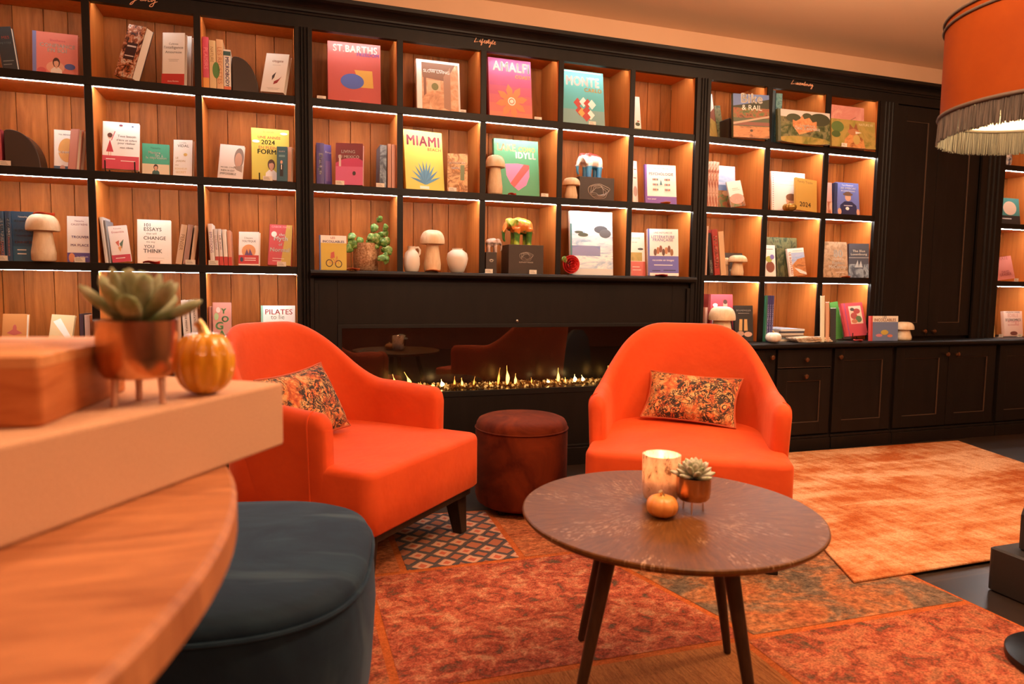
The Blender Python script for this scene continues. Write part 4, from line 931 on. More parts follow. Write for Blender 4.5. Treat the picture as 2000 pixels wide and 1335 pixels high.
def spines(row, Y, items, deep=0.14, h_lean=0, group=None):
    for it in items:
        xl, xr, yt, col, label = it[:5]; o = it[5] if len(it) > 5 else {}
        book(label, row, xl, xr, yt, Y, 0, col, spine_out=True, lean=0, deep=o.get('deep', deep), roll=o.get('roll', h_lean), yaw=o.get('yaw', 0), spine_art=o.get('art'), spine_col=o.get('sc'), group=group)
def person(cx, base, s, hair, face, body, asp):
    """simple portrait: body, neck, head and hair; s = head height (fraction of cover height), asp = height/width"""
    w = s*0.36*asp
    return [('p', [(cx-w*2.1, base), (cx-w*1.9, base+s*0.8), (cx-w*0.8, base+s*1.15), (cx+w*0.8, base+s*1.15), (cx+w*1.9, base+s*0.8), (cx+w*2.1, base)], body),
            ('e', cx, base+s*1.75, w*1.25, s*0.62, hair), ('r', cx-w*0.35, base+s*1.0, cx+w*0.35, base+s*1.4, face), ('e', cx, base+s*1.66, w*0.85, s*0.48, face),
            ('p', [(cx-w*0.95, base+s*1.85), (cx-w*0.5, base+s*2.2), (cx+w*0.6, base+s*2.2), (cx+w*0.95, base+s*1.8), (cx+w*0.3, base+s*1.98)], hair)]
def lines(x, y0, n, w, dy, hgt, col, rnd=random.Random(2)):
    return [('r', x, y0-i*dy, x+w*rnd.uniform(.6, 1), y0-i*dy+hgt, col) for i in range(n)]
def face(xy): pass
WHT = '#f4ece0'; CREAM = '#efe2cc'

# ---------------- top row
book('dark teal hardback tilted at the far left of the top shelf', 1, 3, 34, 56, 0.05, 0.024, '#2f3a40', [('t', 'MES', .55, .72, .5, '#d05a48', .02), ('t', 'PETITES', .52, .6, .7, '#8aa0a0', .01), ('r', .15, .2, .85, .22, '#7a8a8c'), ('r', .15, .12, .7, .14, '#7a8a8c')], roll=-9, yaw=-4, spine_col='#d9a088')
book('pink softcover with blue spine and a woman drawn on it', 1, 62, 151, 65, 0.06, 0.022, '#e88272', [('r', 0, 0, .085, 1, '#7a86c8'), ('t', 'Shoshanna', .55, .8, .34, '#c2405a'), ('t', 'CONFIANCE', .55, .66, .78, WHT, .03), ('t', 'EN SOI', .54, .55, .42, WHT, .03), ('e', .5, .2, .2, .14, '#f0b090')]+person(.52, 0, .18, '#4a2c22', '#e8b090', '#f2dcc0', .98)+[('e', .82, .24, .12, .07, '#4a62b0'), ('e', .2, .1, .1, .08, '#d85a5a')], lean=6, spine_col='#7a86c8')
book('dark floral hardback leaning sideways on the top shelf', 1, 222, 262, 61, 0.05, 0.045, '#3a1c16', [('r', 0, 0, 1, 1, 'floral'), ('r', .2, .34, .8, .66, '#3a1a1c'), ('r', .25, .58, .75, .61, '#e8d8c8'), ('r', .25, .40, .75, .42, '#e8d8c8')], roll=13, lean=9, yaw=-34)
book('cream softcover with a broad red paper band beside its own copies', 1, 315, 360, 67, 0.04, 0.026, CREAM, [('t', 'Cultivez', .5, .77, .42, '#3a3330'), ('t', "l'intelligence", .5, .68, .86, '#3a3330'), ('t', 'Amoureuse', .5, .61, .74, '#3a3330'), ('r', .28, .49, .75, .495, '#6a605a'), ('r', .3, .46, .7, .465, '#6a605a')], lean=5, band=(.22, '#c8281e', [('Anna Romeu', .5, .3, .5, WHT)]), yaw=-18)
book('cream softcover copy standing right behind the red banded one', 1, 356, 372, 72, 0.09, 0.02, '#e9dac4', [], lean=5, yaw=-18)
spines(1, 0.05, [(396, 408, 72, '#d8446a', 'pink spined book with yellow foot at the shelf upright', {'art': [('r', 0, 0, 1, .24, '#e8a23a'), ('v', 'PLAISIRS', .5, .6, .4, '#f08a98')]}),
  (409, 422, 79, '#e2c48c', 'pale cream spined book with a green leaf between pink and cream books', {'art': [('e', 1.0, .42, .55, .16, '#4f8a3a'), ('v', 'NATURE', .4, .72, .3, '#a07a4a')]}),
  (423, 436, 77, '#e4b884', 'peach spined book left of the small striped one', {'art': [('v', 'LES RECETTES', .5, .5, .7, '#c87848')]}),
  (437, 451, 97, '#e9d8c4', 'small spined book with striped lettering beside the black bookend', {'art': [('r', 0, .86, 1, .96, '#2a5a58'), ('v', 'MICROBODYS', .5, .45, .75, '#5a3a8a', .03), ('r', 0, 0, 1, .14, '#d8683a')]})])
book('small cream softcover with red ink motif leaning at the end of the top shelf', 1, 508, 553, 112, 0.03, 0.032, '#f0e4d0', [('t', 'citygate', .55, .76, .48, '#8a2c2a', .01), ('r', .35, .7, .7, .705, '#8a7c70'), ('p', [(.4, .42), (.55, .52), (.5, .38), (.42, .3)], '#3a3030'), ('p', [(.52, .28), (.7, .34), (.82, .42), (.66, .24), (.5, .2)], '#a02c28'), ('r', .25, .1, .8, .105, '#8a7c70'), ('r', .3, .07, .75, .075, '#8a7c70')], lean=14, roll=4, yaw=-22)
book('large red hardback with a blue oval and a yellow shape', 1, 640, 743, 87, 0.07, 0.03, '#c4504a', [('t', 'ST.BARTHS', .52, .84, .84, WHT, .042, 1.2), ('t', 'FREEDOM', .76, .79, .42, '#7a4ab8', .03), ('p', [(.5, .56), (.84, .56), (.86, .28), (.62, .28)], '#d8a83a'), ('e', .46, .37, .22, .125, '#4a66c0'), ('r', .4, .06, .62, .065, '#e8a898')], lean=8, yaw=-4)
book('white framed hardback with a terrace photograph', 1, 815, 900, 121, 0.075, 0.028, '#ece2d6', [('r', .12, .04, .96, .95, 'terrace'), ('p', [(.12, .95), (.9, .95), (.66, .62), (.14, .66)], '#8a6048'), ('r', .25, .42, .55, .62, '#c9b088'), ('e', .42, .5, .08, .07, '#7a7a44'), ('p', [(.62, .1), (.78, .06), (.78, .9), (.62, .7)], '#a87a60'), ('p', [(.16, .3), (.22, .35), (.22, .68), (.16, .66)], '#8a5c46'), ('t', 'SLOW LIVING', .46, .76, .6, WHT, .0), ('r', .3, .82, .6, .828, WHT)], lean=8)
book('large magenta to orange hardback with a flower sun', 1, 957, 1041, 118, 0.07, 0.03, '#b8488a', [('r', 0, .55, 1, .72, '#bf4e84'), ('r', 0, .4, 1, .55, '#c8567a'), ('r', 0, .26, 1, .4, '#d06070'), ('r', 0, .12, 1, .26, '#d66c66'), ('r', 0, 0, 1, .12, '#d87a60'), ('t', 'AMALFI', .53, .79, .86, WHT, .045, 1.25), ('t', 'COAST', .8, .69, .36, '#f0c050', .045)]+[('p', [(.52+.1*math.cos(a-.5), .3+.08*math.sin(a-.5)), (.52+.27*math.cos(a-.28), .3+.2*math.sin(a-.28)), (.52+.38*math.cos(a), .3+.29*math.sin(a)), (.52+.27*math.cos(a+.28), .3+.2*math.sin(a+.28)), (.52+.1*math.cos(a+.5), .3+.08*math.sin(a+.5))], '#e0854a') for a in [i*math.pi/4+.2 for i in range(8)]]+[('e', .52, .3, .17, .13, '#e0854a'), ('e', .52, .3, .09, .068, '#f4dcc0'), ('e', .52, .3, .065, .048, '#d8783e'), ('e', .52, .3, .045, .032, '#f4dcc0')], lean=8)
book('large turquoise hardback with red and white diamonds', 1, 1101, 1183, 141, 0.07, 0.028, '#4ab4b8', [('r', 0, 0, 1, .3, '#7aa8a8'), ('t', 'MONTE', .5, .72, .8, WHT, .055, 1.35), ('t', 'CARLO', .74, .63, .42, '#d8a848', .05)]+[('p', [(x-.1, y), (x, y-.09), (x+.1, y), (x, y+.09)], c) for x, y, c in ((.36, .42, '#b83a34'), (.5, .44, WHT), (.6, .42, '#b83a34'), (.7, .41, WHT), (.4, .28, '#b83a34'), (.46, .25, '#e0a848'), (.57, .29, '#b83a34'), (.66, .22, WHT), (.56, .18, '#b83a34'))]+[('r', .05, .965, .95, .985, 'lake')], lean=8)
book('small white card book at the left of the empty top cell', 1, 1241, 1254, 190, 0.10, 0.012, '#ece4d4', [('e', .5, .25, .35, .05, '#3a4a2c'), ('e', .6, .33, .2, .02, '#a04a30'), ('r', 0, 0, 1, .14, '#8a9a6a')], lean=10)
book('green and white picture book leaning in the first right hand top cell', 1, 1390, 1404, 186, 0.12, 0.012, '#e8e0d4', [('p', [(0, 0), (1, 0), (1, .4), (0, .62)], 'field'), ('p', [(0, .55), (1, .4), (1, .7)], '#8a4a34')], roll=-7, lean=6)
book('tan picture book leaning behind the black bookend', 1, 1405, 1417, 208, 0.14, 0.012, '#a87a50', [('r', 0, 0, 1, 1, 'forest')], roll=-7, lean=6)
book('large photo book of a railway landscape turned towards the left', 1, 1434, 1496, 187, -0.03, 0.024, '#4c5a3c', [('r', 0, .72, 1, 1, '#6484c8'), ('p', [(0, .72), (.4, .78), (1, .9), (1, .6), (0, .6)], '#2c3420'), ('r', 0, .45, 1, .68, 'trees'), ('r', 0, .28, 1, .36, '#8a4a3c'), ('p', [(0, .34), (1, .52), (1, .48), (0, .29)], '#c0a890'), ('r', 0, 0, 1, .26, 'river'), ('t', 'Bike', .52, .79, .6, WHT, .05, 1.1), ('t', '& RAIL', .52, .63, .56, WHT, .0), ('e', .5, .16, .04, .03, '#3a2418')], lean=6, yaw=-10)
spines(1, 0.03, [(1508, 1513, 176, '#3c5a6c', 'slim blue grey spine right of the railway book', {}), (1514, 1526, 182, '#5d8ea0', 'teal blue watery spine beside the castle book', {'art': [('r', 0, 0, 1, 1, 'seaside')]})])
book('wide landscape photo book with a pink castle among trees', 1, 1521, 1620, 218, -0.045, 0.02, '#56603c', [('r', 0, 0, 1, 1, 'forest'), ('r', 0, .78, 1, 1, '#d8c8c4'), ('e', .3, .75, .14, .14, '#4a5034'), ('e', .56, .82, .1, .12, '#4a5034'), ('e', .8, .76, .2, .2, '#3c4228'), ('p', [(.28, .5), (.28, .7), (.34, .66), (.42, .74), (.46, .86), (.5, .74), (.6, .8), (.66, .66), (.74, .7), (.74, .42), (.5, .3), (.4, .24)], 'castle'), ('e', .5, .08, .5, .12, 'field'), ('t', 'Luxembourg', .56, .49, .28, WHT, .02), ('t', 'Eine Zeitreise', .56, .40, .48, WHT, .03), ('r', 0, 0, .05, 1, '#5a6450')], lean=5, yaw=-2)
book('pale photo book with an insect on a twig behind the fox book', 1, 1624, 1690, 208, 0.0, 0.014, '#d9b8a4', [('r', 0, 0, 1, 1, 'blush'), ('l', [(.3, .5), (.45, .62), (.75, .76)], .003, '#7a4a34'), ('e', .34, .6, .12, .06, '#a06a4c')], lean=4, dz=0.0)
book('olive photo book with a fox cub on its cover', 1, 1626, 1709, 236, -0.045, 0.016, '#a48a3c', [('r', 0, 0, 1, 1, 'field'), ('e', .14, .72, .14, .2, '#5c7a34'), ('e', .1, .45, .1, .12, '#486428'), ('p', [(.25, 0), (.3, .3), (.42, .5), (.62, .46), (.72, .3), (.76, 0)], 'fox'), ('e', .5, .58, .13, .14, '#c07a44'), ('p', [(.4, .64), (.41, .86), (.5, .7)], '#9a5a30'), ('p', [(.5, .7), (.56, .9), (.6, .64)], '#9a5a30'), ('p', [(.54, .6), (.68, .56), (.54, .5)], '#efd8b8'), ('e', .56, .3, .08, .18, '#c8a850'), ('t', 'NATURE.VII', .78, .82, .32, '#e8d8b0', .0)], lean=6, yaw=-2)

# ---------------- second row
book('cream softcover with an orange disc, partly behind two pinkish books', 2, 104, 146, 255, 0.06, 0.018, '#f0dcc0', [('e', .62, .5, .42, .3, '#e8a850'), ('t', 'TILL BENSON', .52, .87, .62, '#3a3030', .01), ('t', 'BONHEUR', .62, .42, .9, WHT, .05), ('r', 0, 0, .7, .1, '#3a5a78'), ('e', .4, .06, .12, .06, '#c89078')], lean=7)
book('dusty pink hardback tilted against the shelf upright', 2, 131, 150, 254, 0.02, 0.02, '#d8907c', [('r', .9, 0, 1, 1, '#b87466')], lean=5, yaw=-28, roll=3)
book('brown pink hardback at the end of the leaning pair', 2, 145, 158, 256, 0.035, 0.02, '#b07a68', [], lean=5, yaw=-30, roll=3)
book('white softcover with a girl in a red dress standing on a black easel', 2, 198, 270, 240, 0.02, 0.016, WHT, [('p', [(.1, .36), (.2, .62), (.3, .36)], '#c8283c'), ('e', .2, .68, .06, .05, '#e8b898'), ('e', .2, .71, .07, .05, '#5a3428'), ('l', [(.24, .6), (.34, .8)], .003, '#c8283c'), ('r', .16, .28, .18, .36, '#e8b898'), ('r', .22, .28, .24, .36, '#e8b898'), ('t', 'Tous besoin', .66, .68, .5, '#3a3430', .01), ('t', "d'être un enfant", .66, .6, .56, '#3a3430', .01), ('t', 'pour réaliser', .66, .52, .48, '#3a3430', .01), ('t', 'nos rêves', .66, .44, .36, '#3a3430', .01), ('r', 0, 0, 1, .28, '#d83c54'), ('r', .1, .2, .35, .215, WHT), ('r', .5, .17, .9, .185, WHT), ('e', .5, .93, .05, .02, '#8a3a5a'), ('e', .82, .92, .03, .015, '#4a6aa0')], lean=11, dz=0.012)
book('small green softcover with a dark haired woman at its foot', 2, 277, 330, 282, 0.06, 0.016, '#2fa584', [('t', 'Natasha', .5, .84, .36, '#1f5a4c'), ('t', 'Mettre', .45, .68, .44, WHT, .01), ('t', 'fin à', .62, .59, .3, WHT, .01), ('t', 'la dépression', .52, .5, .76, WHT, .01), ('r', 0, 0, 1, .36, '#d8c4a0')]+person(.5, 0, .15, '#3a221a', '#d8a080', '#2c5a54', 1.25), lean=8)
book('slim cream softcover with a small gold flower and its copies behind', 2, 337, 375, 275, 0.06, 0.026, '#f0e4ce', [('t', 'LUCIEN', .5, .9, .34, '#7a6a5c'), ('t', 'VIDAL', .52, .8, .6, '#6a5c50', .01), ('e', .64, .6, .1, .04, '#e0c060'), ('t', 'LE', .2, .48, .14, '#a8884c'), ('t', 'JARDIN', .38, .38, .5, '#a8884c'), ('t', 'DU', .2, .29, .16, '#a8884c'), ('t', 'BONHEUR', .42, .19, .64, '#d8bc7a'), ('t', 'SECRET', .42, .09, .54, '#d8bc7a')], lean=6, yaw=-14)
book('pale softcover with a grey haired man at its right edge', 2, 424, 472, 286, 0.05, 0.018, '#e6cfc0', [('e', .82, .62, .2, .3, '#8a7a72'), ('e', .8, .56, .15, .22, '#c89880'), ('p', [(.62, .36), (.98, .4), (.98, .2), (.75, .26)], '#a89080'), ('t', 'MICHEL CYMES', .4, .3, .6, '#3a3230', .01), ('t', 'RIEN N EST', .4, .2, .56, '#3a3230', .01), ('t', 'IMPOSSIBLE', .42, .1, .66, '#3a3230', .01)], lean=11, roll=3, yaw=-10)
book('large yellow softcover with a smiling person in white', 2, 491, 565, 253, 0.05, 0.024, '#d8c83a', [('t', 'Dr GOOD!', .46, .92, .28, '#3a3028'), ('t', 'UNE ANNÉE', .47, .8, .6, '#c8643a', .03), ('t', '2024', .44, .69, .36, '#2a2620', .02), ('t', 'EN PLEINE', .46, .6, .54, '#d07a4a', .02), ('t', 'FORME', .46, .5, .6, '#2a3428', .03)]+person(.52, 0, .17, '#5a3a28', '#d89a78', '#f0e8dc', 1.3)+[('e', .12, .74, .1, .03, '#f0e6c8'), ('e', .86, .92, .1, .025, '#f0e6c8')], lean=7, dz=0.008)
book('dark teal slim book with a suited man in front of the yellow softcover', 2, 540, 560, 287, 0.0, 0.014, '#2f6474', [('t', 'GUIDE', .5, .84, .6, WHT, .02), ('r', .2, .7, .8, .76, '#6a98a0'), ('r', .3, .14, .62, .48, '#222228'), ('e', .46, .55, .12, .05, '#d8a888'), ('r', .42, .34, .5, .48, WHT)], lean=5, yaw=-12)
book('pale book edge leaning beside the teal slim book', 2, 557, 568, 288, 0.01, 0.022, '#d8a890', [], lean=4, yaw=-25)
spines(2, 0.03, [(618, 633, 279, '#4a3c8a', 'thick purple blue book with vertical white lettering', {'art': [('v', 'Design', .5, .5, .5, '#e8e0f0', .03)], 'deep': .1})])
book('purple cover turned beside the purple blue spine', 2, 634, 649, 282, 0.035, 0.004, '#4a3a92', [('t', 'Design', .6, .78, .8, '#d8d0f0', .02), ('r', .2, .1, .8, .6, '#6a4a9a')], lean=2, yaw=30)
book('thick red and pink book showing a pink car', 2, 655, 707, 282, 0.02, 0.045, '#b0203c', [('r', 0, .48, 1, 1, '#7a1c24'), ('r', 0, 0, 1, .44, '#d85a90'), ('p', [(.0, .44), (1, .44), (1, .58), (.8, .66), (.3, .62), (0, .52)], '#c82c68'), ('r', .12, .72, .2, .44, '#d8b8b0'), ('t', 'LIVING', .46, .76, .5, WHT, .02), ('t', 'IN MEXICO', .48, .64, .76, WHT, .02), ('e', .68, .28, .06, .05, '#3a2a2c')], lean=4, yaw=-14)
spines(2, 0.03, [(741, 754, 283, '#4a5c70', 'blue grey photo book at the right end of the second row cell', {'art': [('r', 0, 0, 1, 1, 'dusk')], 'roll': 1}), (757, 764, 281, '#c88c70', 'peach striped spine beside the blue grey photo book', {}), (765, 773, 282, '#d89a80', 'light peach spine at the upright', {})])
book('large yellow hardback with a blue agave plant', 2, 793, 871, 257, 0.035, 0.03, '#d6c834', [('t', 'MIAMI', .5, .74, .86, '#b8405a', .05, 1.2), ('t', 'BEACH', .78, .67, .36, '#c8763c', .045)]+[('p', [(.52-.03*math.cos(a), .11+.02*math.sin(a)), (.52+.22*math.sin(a)-.03*math.cos(a), .12+.2*math.cos(a)+.02*math.sin(a)), (.52+.42*math.sin(a), .12+.38*math.cos(a)), (.52+.22*math.sin(a)+.03*math.cos(a), .12+.2*math.cos(a)-.02*math.sin(a)), (.52+.03*math.cos(a), .11-.02*math.sin(a))], '#3a8cb8' if i % 2 else '#2f7aa8') for i, a in enumerate((-1.35, -1.0, -.7, -.42, -.15, .1, .35, .62, .92, 1.25))]+[('r', .36, .02, .6, .07, '#f0e8d8')], lean=9, yaw=8)
book('thick peach photo book of interiors beside the yellow hardback', 2, 874, 911, 302, 0.04, 0.03, '#c89058', [('r', 0, 0, 1, 1, 'interior'), ('t', 'INTERIORS', .48, .72, .8, WHT, .01), ('t', 'NOW!', .42, .59, .42, WHT, .02), ('r', .64, .3, .84, .7, '#7a8458')], lean=6, yaw=-14)
book('large green hardback with a pink and red shield', 2, 968, 1055, 275, 0.07, 0.03, '#3f9a6a', [('t', 'LAKE', .28, .79, .42, '#f0dcae', .045, 1.25), ('t', 'COMO', .74, .79, .38, '#e8bc5c', .045, 1.25), ('t', 'IDYLL', .71, .67, .46, WHT, .055, 1.2), ('p', [(.24, .56), (.5, .58), (.78, .56), (.78, .36), (.7, .2), (.52, .1), (.36, .2), (.26, .36)], '#d878a8'), ('p', [(.34, .22), (.43, .15), (.78, .5), (.78, .56), (.66, .57)], '#c84a4a')], lean=8)
book('white softcover leaning at the left upright of the last middle cell', 2, 1238, 1249, 315, 0.10, 0.014, '#eee0cc', [('r', .3, .8, .9, .82, '#6a5a50'), ('e', .5, .3, .4, .12, '#c8a090'), ('r', .2, .6, .8, .62, '#8a6a58')], lean=6, yaw=10)
book('white and purple softcover with rows of drawn figures', 2, 1262, 1318, 324, 0.05, 0.022, WHT, [('r', 0, 0, .06, 1, '#7a4ab0'), ('r', 0, 0, 1, .19, '#7a4ab0'), ('t', 'UNE HISTOIRE DE', .5, .89, .5, '#8a4a6a'), ('t', 'PSYCHOLOGIE', .52, .73, .78, '#5a3a6a', .01)]+[('e', .26+.045*i, .62-.13*j, .018, .03, c) for j in range(3) for i, c in enumerate(('#a85a3c', '#6a3a4c', '#c8843c', '#4a5a7a'))]+[('e', .64+.045*i, .62-.13*j, .018, .03, c) for j in range(3) for i, c in enumerate(('#b0603c', '#5a4a6c', '#c07a3c', '#9a3a3a'))]+[('p', [(.46, .48), (.5, .62), (.54, .48)], '#3a7a8a'), ('t', 'tout savoir', .2, .1, .28, WHT)], lean=8, spine_col='#7a4ab0', yaw=-8)
spines(2, 0.04, [(1381, 1386, 315, '#a85a44', 'leftmost red brown spine of four alike', {'art': [('r', 0, 0, 1, 1, 'redspine')]}), (1386.5, 1391.5, 315, '#a85a44', 'second of four alike red brown spines', {'art': [('r', 0, 0, 1, 1, 'redspine')]}), (1392, 1397, 315, '#a85a44', 'third of four alike red brown spines', {'art': [('r', 0, 0, 1, 1, 'redspine')]}), (1397.5, 1403, 316, '#a85a44', 'rightmost red brown spine of four alike', {'art': [('r', 0, 0, 1, 1, 'redspine')]})])
book('landscape photo book of sky above a wooded valley', 2, 1404, 1439, 325, 0.06, 0.014, '#8aa0c8', [('r', 0, .55, 1, 1, 'sky'), ('r', 0, 0, 1, .42, 'trees'), ('r', 0, .42, 1, .55, '#5a78a8'), ('e', .5, .36, .25, .06, '#c8905c')], lean=6)
book('small white book with a misty grove leaning in front of the valley book', 2, 1430, 1455, 357, 0.0, 0.012, '#e8e4da', [('r', 0, 0, 1, .4, 'trees'), ('e', .5, .3, .5, .2, 'blush'), ('r', .3, .7, .7, .715, '#7a8a6a'), ('r', .3, .64, .8, .65, '#7a8a6a')], lean=12, roll=-9, yaw=-8)
book('white spiral notebook with a baby picture', 2, 1509, 1575, 337, 0.07, 0.012, '#eedcd4', [('t', 'ISA LONDON', .55, .86, .46, '#8aa098'), ('r', .3, .77, .8, .775, '#c0b0a8'), ('r', .25, .68, .8, .685, '#c0b0a8'), ('e', .58, .3, .16, .15, '#e0a488'), ('e', .58, .38, .16, .09, '#8a5c40'), ('e', .58, .1, .24, .09, '#f0c8b8')]+[('e', .045, .06+.055*i, .018, .01, '#a86a70') for i in range(17)], lean=5)
book('mustard yellow diary leaning in front of the notebook', 2, 1555, 1597, 352, 0.012, 0.016, '#c8982c', [('t', 'Family Tracks', .45, .84, .7, '#7a5020'), ('t', '2024', .45, .12, .52, '#2c2014', .02)], lean=8, roll=4)
book('pinkish softcover beside the blue book with a capped person', 2, 1616, 1627, 357, 0.05, 0.014, '#d8a8a0', [('r', 0, 0, 1, .4, 'redspine')], lean=5)
spines(2, 0.05, [(1629, 1635, 357, '#2c3c6c', 'slim navy spine beside the blue book with a capped person', {})])
book('blue book with a capped person in a dark shirt', 2, 1637, 1681, 358, 0.05, 0.022, '#6474c0', [('t', 'Tom Hillenbrand', .5, .9, .5, WHT), ('t', 'AN AMERICAN', .52, .8, .66, WHT, .03), ('t', 'IN LUXEMBOURG', .52, .72, .62, WHT, .02), ('p', [(.1, .0), (.14, .3), (.34, .42), (.66, .42), (.86, .3), (.9, 0)], '#262a58'), ('e', .5, .54, .13, .11, '#d8a080'), ('e', .5, .64, .22, .05, '#6a4c38'), ('e', .5, .67, .14, .05, '#6a4c38'), ('e', .45, .2, .08, .05, WHT), ('r', .3, .28, .68, .3, '#c8c8e0'), ('e', .1, .1, .08, .1, '#d8a080'), ('e', .92, .1, .07, .1, '#d8a080')], lean=7)

spines(2, 0.03, [(-12, 3, 252, '#b02838', 'red book sliver at the far left edge beside the leather bookend', {})])
# ---------------- third row
spines(3, 0.02, [(0, 9, 412, '#2a567c', 'blue spined thick book at the far left edge of the third shelf', {'art': [('v', 'SE DONNER', .5, .6, .5, '#d8e0e8', .02), ('v', 'CHANCES', .5, .25, .3, '#d8704c')]}), (11, 23, 412, '#2a4c70', 'second blue spined thick book at the left of the third shelf', {'art': [('v', 'SE DONNER', .5, .66, .4, '#d8e0e8', .02), ('v', 'TOUTES LES CHANCES', .5, .3, .4, '#d8704c')]})])
book('blue thick book cover with white and orange words behind a wooden mushroom', 3, 24, 68, 413, 0.03, 0.004, '#1f4c70', [('t', 'Natacha', .5, .88, .4, WHT), ('t', 'CALESTREME', .52, .79, .8, WHT, .01), ('t', 'SE DONNER', .5, .6, .76, WHT, .01), ('t', 'TOUTES LES', .5, .5, .66, '#d8704c', .01), ('t', 'CHANCES', .5, .36, .8, '#d8704c', .03), ('r', 0, 0, 1, .3, '#2a6488'), ('r', .2, .22, .6, .24, WHT), ('r', .2, .14, .6, .16, WHT)], lean=0)
book('white softcover with violet and red words at the left cell end', 3, 130, 174, 423, 0.03, 0.022, '#f0dfd0', [('t', 'Natacha', .55, .88, .4, '#8a3a44'), ('t', 'CALESTRÉMÉ', .55, .8, .74, '#8a3a44'), ('t', 'TROUVER', .58, .52, .78, '#4a3a8a', .03), ('t', 'MA PLACE', .56, .34, .8, '#6a3a7a', .02), ('r', 0, 0, 1, .2, '#5a4a98'), ('e', .2, .09, .14, .1, '#d88a5c'), ('t', 'La méthode', .68, .1, .5, WHT)], lean=5)
spines(3, 0.03, [(204, 211, 424, '#c8d0d8', 'pale blue spine leaning at left in the third shelf', {'roll': -5}), (212, 216, 430, '#8a94a0', 'grey slim spine behind the pink dotted softcover', {'roll': -5})])
book('white softcover with pink stars leaning to the left', 3, 219, 256, 443, 0.03, 0.014, '#f0dcd0', [('t', 'Françoise', .5, .9, .4, '#a8505a'), ('t', 'Ensemble', .5, .8, .66, '#c04a50'), ('p', [(.3, .55), (.5, .6), (.45, .42)], '#d86a54'), ('p', [(.5, .5), (.75, .62), (.6, .36)], '#5a7a6a'), ('p', [(.4, .4), (.6, .44), (.5, .28)], '#e0a060'), ('r', 0, 0, 1, .2, '#c83454'), ('r', .2, .1, .7, .12, WHT)], lean=6, roll=-7)
book('cream softcover with large spaced capitals standing alone at centre', 3, 267, 333, 430, 0.04, 0.018, '#f0e4cc', [('t', '101', .3, .84, .18, '#4a4038', .01), ('t', 'ESSAYS', .46, .74, .52, '#4a4038', .01), ('t', 'that will', .42, .66, .3, '#8a7a68'), ('t', 'CHANGE', .52, .54, .66, '#4a4038', .01), ('t', 'the way', .4, .46, .26, '#8a7a68'), ('t', 'YOU', .35, .35, .3, '#4a4038', .01), ('t', 'THINK', .46, .24, .56, '#4a4038', .01), ('r', .3, .12, .8, .125, '#b0a490'), ('r', .3, .06, .75, .066, '#c09a70')], lean=7)
spines(3, 0.03, [(342, 354, 438, '#d8b898', 'beige spine leaning right, first of three at the cell end', {'roll': 9, 'art': [('v', 'PENSER', .5, .55, .4, '#8a6a50')]}), (356, 366, 438, '#b08a80', 'mauve spine leaning right, second of three at the cell end', {'roll': 8.5}), (370, 378, 440, '#d8b490', 'beige spine leaning right, third of three at the cell end', {'roll': 8})])
TB = [('r', 0, 0, 1, .24, '#c83a34')]
spines(3, 0.03, [(411, 420, 437, '#e4d4d0', 'tall white spine at the left upright of the third left cell', {'art': [('v', 'EMOTIONS', .5, .55, .5, '#7a5a9a')], 'roll': -3}), (421, 428, 447, '#dccccc', 'white spine with red foot beside the tall white spine', {'art': TB+[('v', 'LE POUVOIR', .5, .62, .4, '#8a4a6a')], 'roll': -3}), (429, 436, 447, '#e0d0cc', 'white spine with red foot, middle of its three', {'art': TB+[('v', 'LA JOIE', .5, .62, .4, '#8a4a6a')], 'roll': -3}), (437, 445, 448, '#ece0d0', 'cream spine with red foot beside the peach one', {'art': TB, 'roll': -2}), (446, 453, 450, '#d89a80', 'peach spine with red foot at the end of the thin row', {'art': TB, 'roll': -2})])
book('white softcover with orange bush and red band', 3, 465, 505, 454, 0.05, 0.026, '#f0e0d0', [('t', '5 leçons', .48, .78, .4, '#5a4a44'), ('t', 'TOLTÈQUE', .5, .68, .68, '#5a4a44', .01), ('e', .5, .42, .34, .2, '#e0985c'), ('p', [(.3, .3), (.4, .48), (.5, .34), (.55, .5), (.7, .3)], '#6a4a7a'), ('r', 0, .04, 1, .3, '#c8383c'), ('r', .3, .2, .85, .22, WHT), ('r', .3, .14, .85, .16, WHT), ('e', .16, .17, .08, .07, '#3a4a6a')], lean=7, yaw=-12)
book('red and yellow softcover with big white words', 3, 522, 567, 441, 0.03, 0.024, '#c8404c', [('p', [(.55, 0), (1, 0), (1, 1), (.75, 1)], '#c8a83c'), ('t', 'GABOR MATÉ', .5, .92, .8, '#e89aa8'), ('e', .22, .76, .12, .07, '#f0dcd0'), ('t', 'the', .56, .72, .26, WHT, .03), ('t', 'Myth', .52, .57, .6, WHT, .04), ('t', 'of', .52, .48, .16, WHT, .03), ('t', 'Normal', .5, .33, .84, WHT, .04), ('r', .2, .16, .7, .17, WHT), ('r', .2, .1, .6, .11, WHT)], lean=8, roll=2, yaw=-10)
book('small yellow card box book with a bicycle drawn on it', 'M', 624, 677, 460, 0.0, 0.02, '#d8bc2c', [('r', 0, .78, 1, 1, WHT), ('r', 0, 0, .05, 1, '#4a66b0'), ('t', 'LES', .5, .9, .16, '#c83a34', .02), ('t', 'INCOLLABLES', .52, .79, .8, '#3a4a8a', .04), ('e', .36, .2, .13, .11, '#3a2c28'), ('e', .36, .2, .1, .085, '#d8bc2c'), ('e', .7, .18, .13, .11, '#3a2c28'), ('e', .7, .18, .1, .085, '#d8bc2c'), ('l', [(.36, .2), (.46, .36), (.6, .22), (.36, .2)], .0016, '#c83a34'), ('l', [(.6, .22), (.64, .4), (.7, .18)], .0016, '#c83a34'), ('p', [(.4, .34), (.56, .36), (.54, .54), (.42, .5)], '#d0584a')], lean=3, spine_col='#4a66b0')
